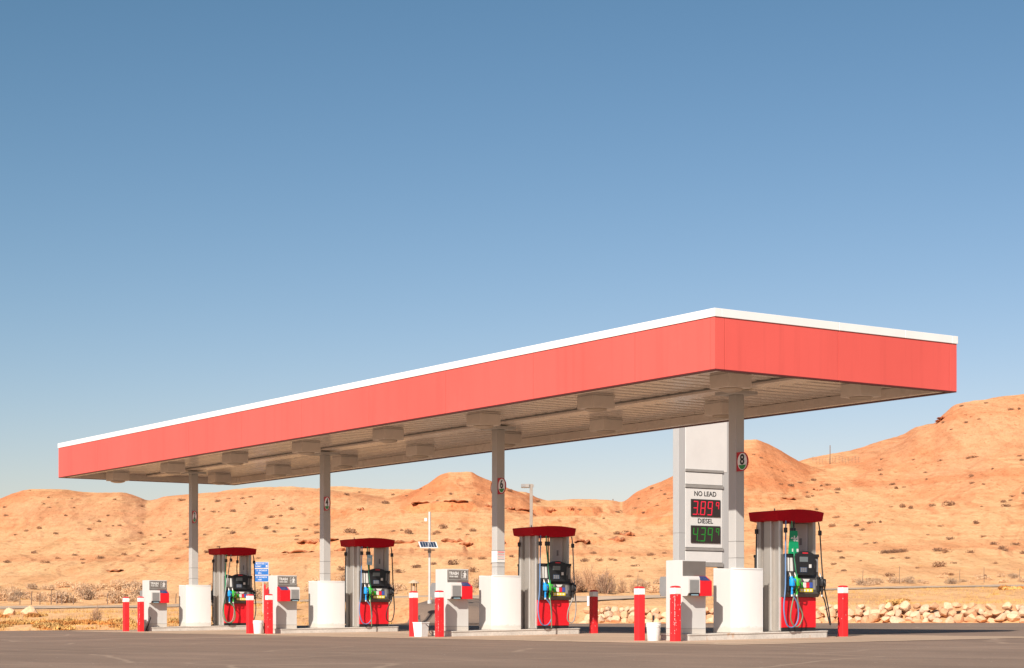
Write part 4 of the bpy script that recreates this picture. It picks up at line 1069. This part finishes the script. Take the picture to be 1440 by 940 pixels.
# rock ledges on the slopes
def ledge(px, py, lpx, th, seed):
    Z = hit(px, py)
    if Z is None: return
    x, y, z = on_ground(px, Z); s = FPX/Z; L = lpx/s/2; r = random.Random(seed)
    mb = MB(); n = max(8, int(L*3)); top = []; 
    for k in range(n+1):
        q = -1+2*k/n; taper = max(.08, 1-abs(q)**2.5)
        front = -(.10+.55*r.random())*taper; h = th*.55*taper*r.uniform(.4, 1.2); zz0 = r.uniform(-.12, .12)
        top.append((q*L, front, zz0, h, taper))
    vs = []
    for u, f, zz0, h, tp in top:
        for (dy, dz) in ((f*.55, zz0-h*.75), (f, zz0-h*.15), (f*.92, zz0+h*.25), (f*.3, zz0+h*.42), (1.2, zz0+h*.45), (1.2, zz0-h)): vs.append((u, dy, dz))
    fs = [(0, 1, 2, 3, 4, 5), tuple(6*n+k for k in (5, 4, 3, 2, 1, 0))]
    for k in range(n):
        for j in range(6): fs.append((6*k+j, 6*k+(j+1) % 6, 6*k+6+(j+1) % 6, 6*k+6+j))
    mb.add(vs, fs, M_ledge)
    o = mb.build('rock_ledge', loc=(x, y, z+.1), rz=rad(145.94-90)+r.uniform(-.12, .12))
    tag(o, 'thin dark red rock ledge jutting from the orange hillside', 'rock ledge', 'rock ledges on the hillside')
for k, a in enumerate([(482, 775, 26, .5), (575, 764, 46, .55), (638, 763, 34, .8), (655, 768, 20, .6), (703, 768, 16, .8), (545, 764, 40, .45), (600, 708, 44, .4), (640, 709, 34, .4),
                       (508, 718, 14, .5), (690, 714, 26, .5), (716, 717, 18, .5), (735, 719, 30, .4), (775, 720, 18, .7), (803, 720, 10, .8), (882, 754, 22, .7),
                       (868, 762, 24, .8), (1150, 690, 14, .4), (1328, 590, 18, .45), (1322, 594, 10, .4), (437, 766, 40, .4), (460, 762, 30, .35), (420, 778, 50, .3), (160, 806, 26, .2), (820, 763, 22, .4), (1110, 703, 20, .3)]):
    ledge(*a, seed=k+3)

# ------------------------------------------------------------------ vegetation
def shrub_mesh(name, seed, n, leaf, m, w=1., h=.7, stems=14, stick=0., up=.3, mstem=None):
    r = random.Random(seed); mb = MB()
    lobes = [(r.uniform(-.55, .55), r.uniform(-.55, .55), r.uniform(.25, .62)) for _ in range(6)]+[(0, 0, .55)]
    for k in range(stems):
        a = r.uniform(0, 6.28); e = r.uniform(.2, 1.3); L = r.uniform(.6, 1.05)
        p = Vector((math.cos(a)*math.cos(e)*w, math.sin(a)*math.cos(e)*w, math.sin(e)*h*1.2))*L
        mid = p*.5+Vector((r.uniform(-.1, .1), r.uniform(-.1, .1), .05)); t0 = .028
        mb.tube([(0, 0, -.08), mid, p], [t0, t0*.65, .008], mstem or m, 3, False)
        if stick:
            for q in range(int(stick)):
                b0 = mid.lerp(p, r.random()); d = Vector((r.uniform(-1, 1), r.uniform(-1, 1), r.uniform(.1, 1.2))).normalized()*r.uniform(.15, .42)
                mb.tube([b0, b0+d], [.012, .005], mstem or m, 3, False)
    for k in range(n):
        lx, ly, lr = r.choice(lobes)
        while True:
            d = Vector((r.uniform(-1, 1), r.uniform(-1, 1), r.uniform(-1, 1)))
            if .15 < d.length < 1: break
        d = d.normalized()*(d.length**.45)
        p = Vector(((lx+d.x*lr)*w, (ly+d.y*lr)*w, max(.0, (.38+d.z*lr*.95))*h))
        u = Vector((r.gauss(0, 1), r.gauss(0, 1), r.gauss(0, 1)+up)).normalized()*leaf*r.uniform(.6, 1.5)
        v = u.orthogonal().normalized(); v.rotate(Matrix.Rotation(r.uniform(0, 6.28), 3, u)); v *= leaf*.38
        mb.add([p-u*.5-v*.3, p+v, p+u, p-v], [(0, 1, 2, 3)], m)
    o = mb.build(name); me = o.data; bpy.data.objects.remove(o); return me
HS = [shrub_mesh('desert_shrub', k, 190, .15, M_shrub, 1., .75, 10) for k in range(6)]
SG = [shrub_mesh('sagebrush', 20+k, 420, .10, M_sage if k % 3 else M_sage_d, 1., .8, 26, 3, .9) for k in range(6)]
TW = [shrub_mesh('bare_bush', 40+k, 60, .08, M_twig, .9, 1.15, 44, 6, 1., M_twig) for k in range(4)]
GB = [shrub_mesh('grass_tussock', 60+k, 520, .17, M_grass_o if k % 2 else M_grass, 1., .55, 4, 0, 2.2) for k in range(4)]
CNT = {}
def plant(meshes, name, px, Z, w, h, label, cat, group):
    x, y, z = on_ground(px, Z); o = bpy.data.objects.new(name, R_.choice(meshes)); COL.objects.link(o)
    o.location = (x, y, z-.04); o.scale = (w*R_.uniform(.8, 1.2), w*R_.uniform(.8, 1.2), h); o.rotation_euler = (0, 0, R_.uniform(0, 6.28))
    tag(o, label, cat, group); CNT[name] = CNT.get(name, 0)+1; return o
LH = 'small dark brown shrub dotted on the open orange hillside'
hs = [(42,691,5),(68,701,7),(62,709,6),(70,715,7),(6,715,9),(8,727,9),(92,727,9),(55,744,12),(37,748,10),(21,753,8),(78,752,12),(104,715,8),(101,702,6),(139,735,9),(126,745,10),(151,755,13),(162,704,8),
 (199,714,11),(152,727,8),(159,741,7),(169,741,9),(201,735,6),(197,751,12),(212,754,6),(226,754,8),(232,757,7),(240,748,8),(260,752,8),(262,761,9),(265,771,8),(212,776,10),(203,767,9),(182,766,7),(48,779,13),
 (81,787,11),(104,782,10),(117,788,9),(140,786,16),(175,782,14),(194,783,7),(9,792,14),(64,793,16),(117,793,10),(248,787,9),(254,706,14),(306,707,12),(322,702,8),(341,702,8),(352,700,8),(345,710,8),(300,721,10),
 (327,720,12),(308,721,7),(287,717,6),(384,703,7),(392,712,7),(410,718,14),(395,727,11),(382,729,13),(374,745,15),(386,749,11),(313,744,9),(320,744,10),(327,752,15),(360,730,6),(390,738,8),(413,744,10),(430,746,12),
 (446,740,11),(445,751,11),(418,755,9),(417,760,9),(290,778,14),(250,786,8),(363,786,8),(308,770,8),(288,753,7),(240,752,6),(487,697,12),(505,693,6),(542,709,16),(553,697,8),(572,698,6),(592,689,6),
 (605,696,6),(615,705,7),(634,696,10),(645,705,6),(673,697,8),(553,748,10),(565,747,9),(574,751,20),(491,750,24),(503,752,9),(616,750,12),(625,744,18),(611,752,10),(645,746,10),(657,753,8),(665,748,14),
 (590,770,9),(585,799,20),(637,795,24),(609,795,14),(660,787,11),(678,787,16),(560,806,20),(698,795,18),(665,805,22),(480,803,18),(720,784,12),(735,763,8),(745,710,8),(757,707,12),(717,692,12),(736,690,8),
 (815,718,10),(870,722,12),(893,717,9),(905,722,9),(849,730,8),(930,691,8),(917,688,10),(940,702,8),(925,712,8),(898,703,7),(912,709,7),(935,697,9),(946,702,6),(867,752,14),(880,749,9),(890,786,11),(860,789,14),
 (843,790,16),(866,789,10),(914,782,14),(921,787,9),(893,797,12),(885,812,14),(902,805,10),(822,790,14),(834,779,14),(872,776,9),(838,752,9),(930,755,8),(935,779,10),(1098,683,9),(1112,684,14),(1124,680,10),
 (1143,677,14),(1163,684,11),(1178,690,13),(1176,695,10),(1155,685,8),(1143,699,8),(1135,694,8),(1136,701,12),(1096,752,12),(1090,758,12),(1152,730,18),(1176,729,12),(1148,718,10),(1240,648,8),(1238,662,11),
 (1239,669,9),(1256,682,13),(1260,688,12),(1271,686,8),(1285,647,8),(1302,666,9),(1303,676,8),(1323,649,11),(1327,595,9),(1358,596,10),(1377,592,8),(1353,572,10),(1387,568,8),(1421,578,12),(1433,577,9),(1338,605,7),
 (1369,645,13),(1363,646,12),(1367,671,12),(1366,681,12),(1383,684,8),(1334,712,24),(1312,713,12),(1269,714,16),(1281,716,16),(1253,714,9),(1410,707,15),(1423,700,12),(1421,705,9),(1413,713,16),(1437,648,12),
 (1434,642,9),(1396,662,8),(1440,695,12),(1238,736,10),(1205,741,14),(1225,737,12),(1170,741,16),(1213,747,12),(1218,766,10),(1231,765,9),(1323,742,10),(1336,760,14),(1319,776,18),(1330,778,18),(1372,738,18),
 (1398,766,14),(1366,779,16),(1414,776,12),(1410,773,16),(1321,798,24),(1341,793,12),(1334,810,18),(1249,811,20),(1221,817,14),(1184,786,14),(1172,795,12),(1254,786,10),(1276,786,11),(1400,794,12),(1437,780,16),
 (1385,812,12),(1290,800,9),(1180,777,12),(1305,754,9),(1383,756,10),(1428,768,14),(1090,775,12),(1187,804,12),(1210,790,8),(1070,645,7),(1060,640,6),(1085,660,7),(1100,665,8),(965,700,8)]
for px, py, w in hs:
    Z = hit(px, py)
    if Z is None: continue
    wm = w/(FPX/Z)/2*.95; plant(HS, 'desert_shrub', px, Z, wm, wm*R_.uniform(.85, 1.2), LH, 'shrub', 'shrubs dotted on the hillside')
k = 0
while CNT['desert_shrub'] < 240 and k < 900:
    k += 1; px = R_.uniform(0, 1440); Z = R_.uniform(140, 224) if R_.random() < .8 else R_.uniform(318, 333)
    wm = R_.uniform(.14, .32)*(1 if Z < 300 else 1.7); plant(HS, 'desert_shrub', px, Z, wm, wm*.9, LH, 'shrub', 'shrubs dotted on the hillside')
# long low bush on the right slope
for q in range(7):
    Z = hit(1257, 778) or 130
    plant(HS, 'low_bush', 1241+5.3*q, Z, .34, .42, 'low bush in the short dense dark row on the right slope', 'shrub', 'row of low bushes on the right slope')
LS = 'pale sagebrush growing in the scrub band beyond the far road'
for q in range(90):
    px = R_.choice([R_.uniform(-60, 320), R_.uniform(-40, 200), R_.uniform(300, 570)]); Z = R_.uniform(106, 140)
    if 205 < px < 240 and Z > 120: continue
    w = R_.uniform(.45, .95); plant(SG, 'sagebrush', px, Z, w, w*R_.uniform(.75, 1.15), LS, 'shrub', 'sagebrush in the scrub band')
for q in range(34):
    px = R_.uniform(1190, 1500); w = R_.uniform(.25, .5)
    plant(SG, 'sagebrush', px, R_.uniform(105, 112), w, w*.9, LS, 'shrub', 'sagebrush in the scrub band')
for q in range(26):
    px = R_.uniform(640, 960); w = R_.uniform(.35, .7)
    plant(SG, 'sagebrush', px, R_.uniform(106, 122), w, w*.9, LS, 'shrub', 'sagebrush in the scrub band')
LT = 'bare twiggy bush beside the far road right of the middle pump'
for px, w in ((808, 1.0), (816, .8), (828, 1.1), (836, .8), (846, .8), (852, 1.1), (862, .6), (875, .7), (890, .55), (905, .5)):
    plant(TW, 'bare_bush', px, R_.uniform(105, 109), w*.62, w*1.05, LT, 'bush', 'bare bushes beside the far road')
LG = 'rusty tussock of dry grass near the edge of the asphalt'
for px, Z, w in [(12, 67, .45), (30, 68, .5), (55, 70, .4), (75, 66.5, .55), (95, 68, .6), (102, 66, .4), (120, 67, .45), (128, 72, .4), (45, 79, .5), (58, 80, .4), (2, 79, .4), (160, 73, .4), (150, 66, .35), (232, 72, .4), (300, 72, .4),
                 (1268, 64, .5), (1262, 63.5, .35), (1268, 74, .45), (1412, 88, .5), (1425, 87, .45), (1436, 88, .4), (1040, 70, .3), (1400, 80, .3), (545, 74, .3), (525, 76, .35), (133, 70, .5), (215, 69, .4), (255, 70, .35)]:
    plant(GB, 'grass_tussock', px, Z, w, w*.75, LG, 'grass tussock', 'dry grass tussocks near the asphalt')
for q in range(46):
    px = R_.uniform(-30, 340); w = R_.uniform(.22, .5)
    plant(GB, 'grass_tussock', px, 63.5+9*R_.random()**1.5, w, w*R_.uniform(.55, .95), LG, 'grass tussock', 'dry grass tussocks near the asphalt')
plant(TW, 'dead_weed', 136, 69.5, .28, .55, 'dark dead weed standing upright in the dry grass at left', 'weed', None)

# dry grass: uncountable, one object
vs = []; fs = []
def clump(x, y, z, n, h, sp):
    for _ in range(n):
        a = R_.uniform(0, 6.28); d = abs(R_.gauss(0, sp)); bx = x+math.cos(a)*d; by = y+math.sin(a)*d; b = R_.uniform(0, 6.28); L = h*R_.uniform(.5, 1.2); le = R_.uniform(.1, .7)*L; wd = R_.uniform(.006, .014)
        o_ = len(vs); vs.extend([(bx-wd*math.sin(b+1.57), by+wd*math.cos(b+1.57), z-.02), (bx+wd*math.sin(b+1.57), by-wd*math.cos(b+1.57), z-.02), (bx+le*math.cos(b), by+le*math.sin(b), z+L)]); fs.append((o_, o_+1, o_+2))
cand = []
for q in range(2300):
    r = R_.random()
    if r < .42: px, Z = R_.uniform(-120, 330), 62+26*R_.random()**1.6
    elif r < .55: px, Z = R_.uniform(330, 600), R_.uniform(72, 94)
    elif r < .9: px, Z = R_.uniform(960, 1560), R_.uniform(60, 95)
    else: px, Z = R_.uniform(0, 1500), R_.uniform(103, 125)
    cand.append((px, Z))
PP = np.array(cand); hh = height(PP[:, 0], PP[:, 1])
for (px, Z), z in zip(cand, hh):
    x, y = at(px, Z); d = lot_dist(np.array([x]), np.array([y]))[0]
    if d < .25 or (px > 800 and d < 1.7) or 96 < Z < 103: continue
    if 545 < px < 900 and Z < 98: continue
    left = px < 600
    if vnoise(np.array([x*.45]), np.array([y*.45]), 77)[0] < .30: continue
    clump(x, y, z, 22 if left else 16, R_.uniform(.06, .20) if left else R_.uniform(.05, .12), .20)
mb = MB(); mb.add(vs, [], M_grass)
me = bpy.data.meshes.new('dry_grass'); me.from_pydata(vs, [], fs); me.materials.append(M_grass)
o = bpy.data.objects.new('dry_grass', me); COL.objects.link(o); tag(o, 'short dry yellow grass covering the verges', 'grass', None, 'stuff')

# ------------------------------------------------------------------ light, sky, camera
AZ, EL = rad(33.5), rad(32.5)
sd = Vector((math.sin(AZ)*math.cos(EL), -math.cos(AZ)*math.cos(EL), math.sin(EL)))
L = bpy.data.lights.new('sun', 'SUN'); L.energy = 4.4; L.angle = rad(.5); L.color = (1., .93, .83)
lo = bpy.data.objects.new('sun', L); COL.objects.link(lo); lo.rotation_euler = sd.to_track_quat('Z', 'Y').to_euler(); lo.location = sd*60
w = bpy.data.worlds.new('World'); sc.world = w; w.use_nodes = True; nt = w.node_tree; nt.nodes.clear()
out = nt.nodes.new('ShaderNodeOutputWorld'); bg = nt.nodes.new('ShaderNodeBackground'); sk = nt.nodes.new('ShaderNodeTexSky')
sk.sky_type = 'NISHITA'; sk.sun_disc = False; sk.sun_elevation = EL; sk.sun_rotation = math.atan2(sd.x, sd.y)
sk.altitude = 300; sk.air_density = 1.0; sk.dust_density = .8; sk.ozone_density = 1.0
sep_ = nt.nodes.new('ShaderNodeSeparateColor'); com = nt.nodes.new('ShaderNodeCombineColor'); nt.links.new(sk.outputs[0], sep_.inputs[0])
for k, (a, g) in enumerate(((.0280, 1.51), (.0434, 1.18), (.0380, 1.26))):      # clear dry high-desert air: deeper blue aloft
    mn = node(nt, 'ShaderNodeMath', operation='MINIMUM'); mn.inputs[1].default_value = 9.
    pw = node(nt, 'ShaderNodeMath', operation='POWER'); pw.inputs[1].default_value = g
    ml = node(nt, 'ShaderNodeMath', operation='MULTIPLY'); ml.inputs[1].default_value = a/.06
    nt.links.new(sep_.outputs[k], mn.inputs[0]); nt.links.new(mn.outputs[0], pw.inputs[0]); nt.links.new(pw.outputs[0], ml.inputs[0]); nt.links.new(ml.outputs[0], com.inputs[k])
nt.links.new(com.outputs[0], bg.inputs[0]); nt.links.new(bg.outputs[0], out.inputs[0]); bg.inputs[1].default_value = .06
c = bpy.data.cameras.new('camera'); co = bpy.data.objects.new('camera', c); COL.objects.link(co)
co.location = (CAM[0], CAM[1], ZC); co.rotation_euler = (rad(90), 0, TH-rad(90))
c.sensor_width = 36; c.lens = FPX/1440*36; c.shift_y = (HOR-470)/1440; c.clip_start = .1; c.clip_end = 8000
sc.camera = co
sc.view_settings.view_transform = 'Standard'; sc.view_settings.look = 'None'; sc.view_settings.gamma = 1; sc.view_settings.exposure = .6
sc.view_settings.use_curve_mapping = False
sc.cycles.max_bounces = 6; sc.cycles.diffuse_bounces = 3
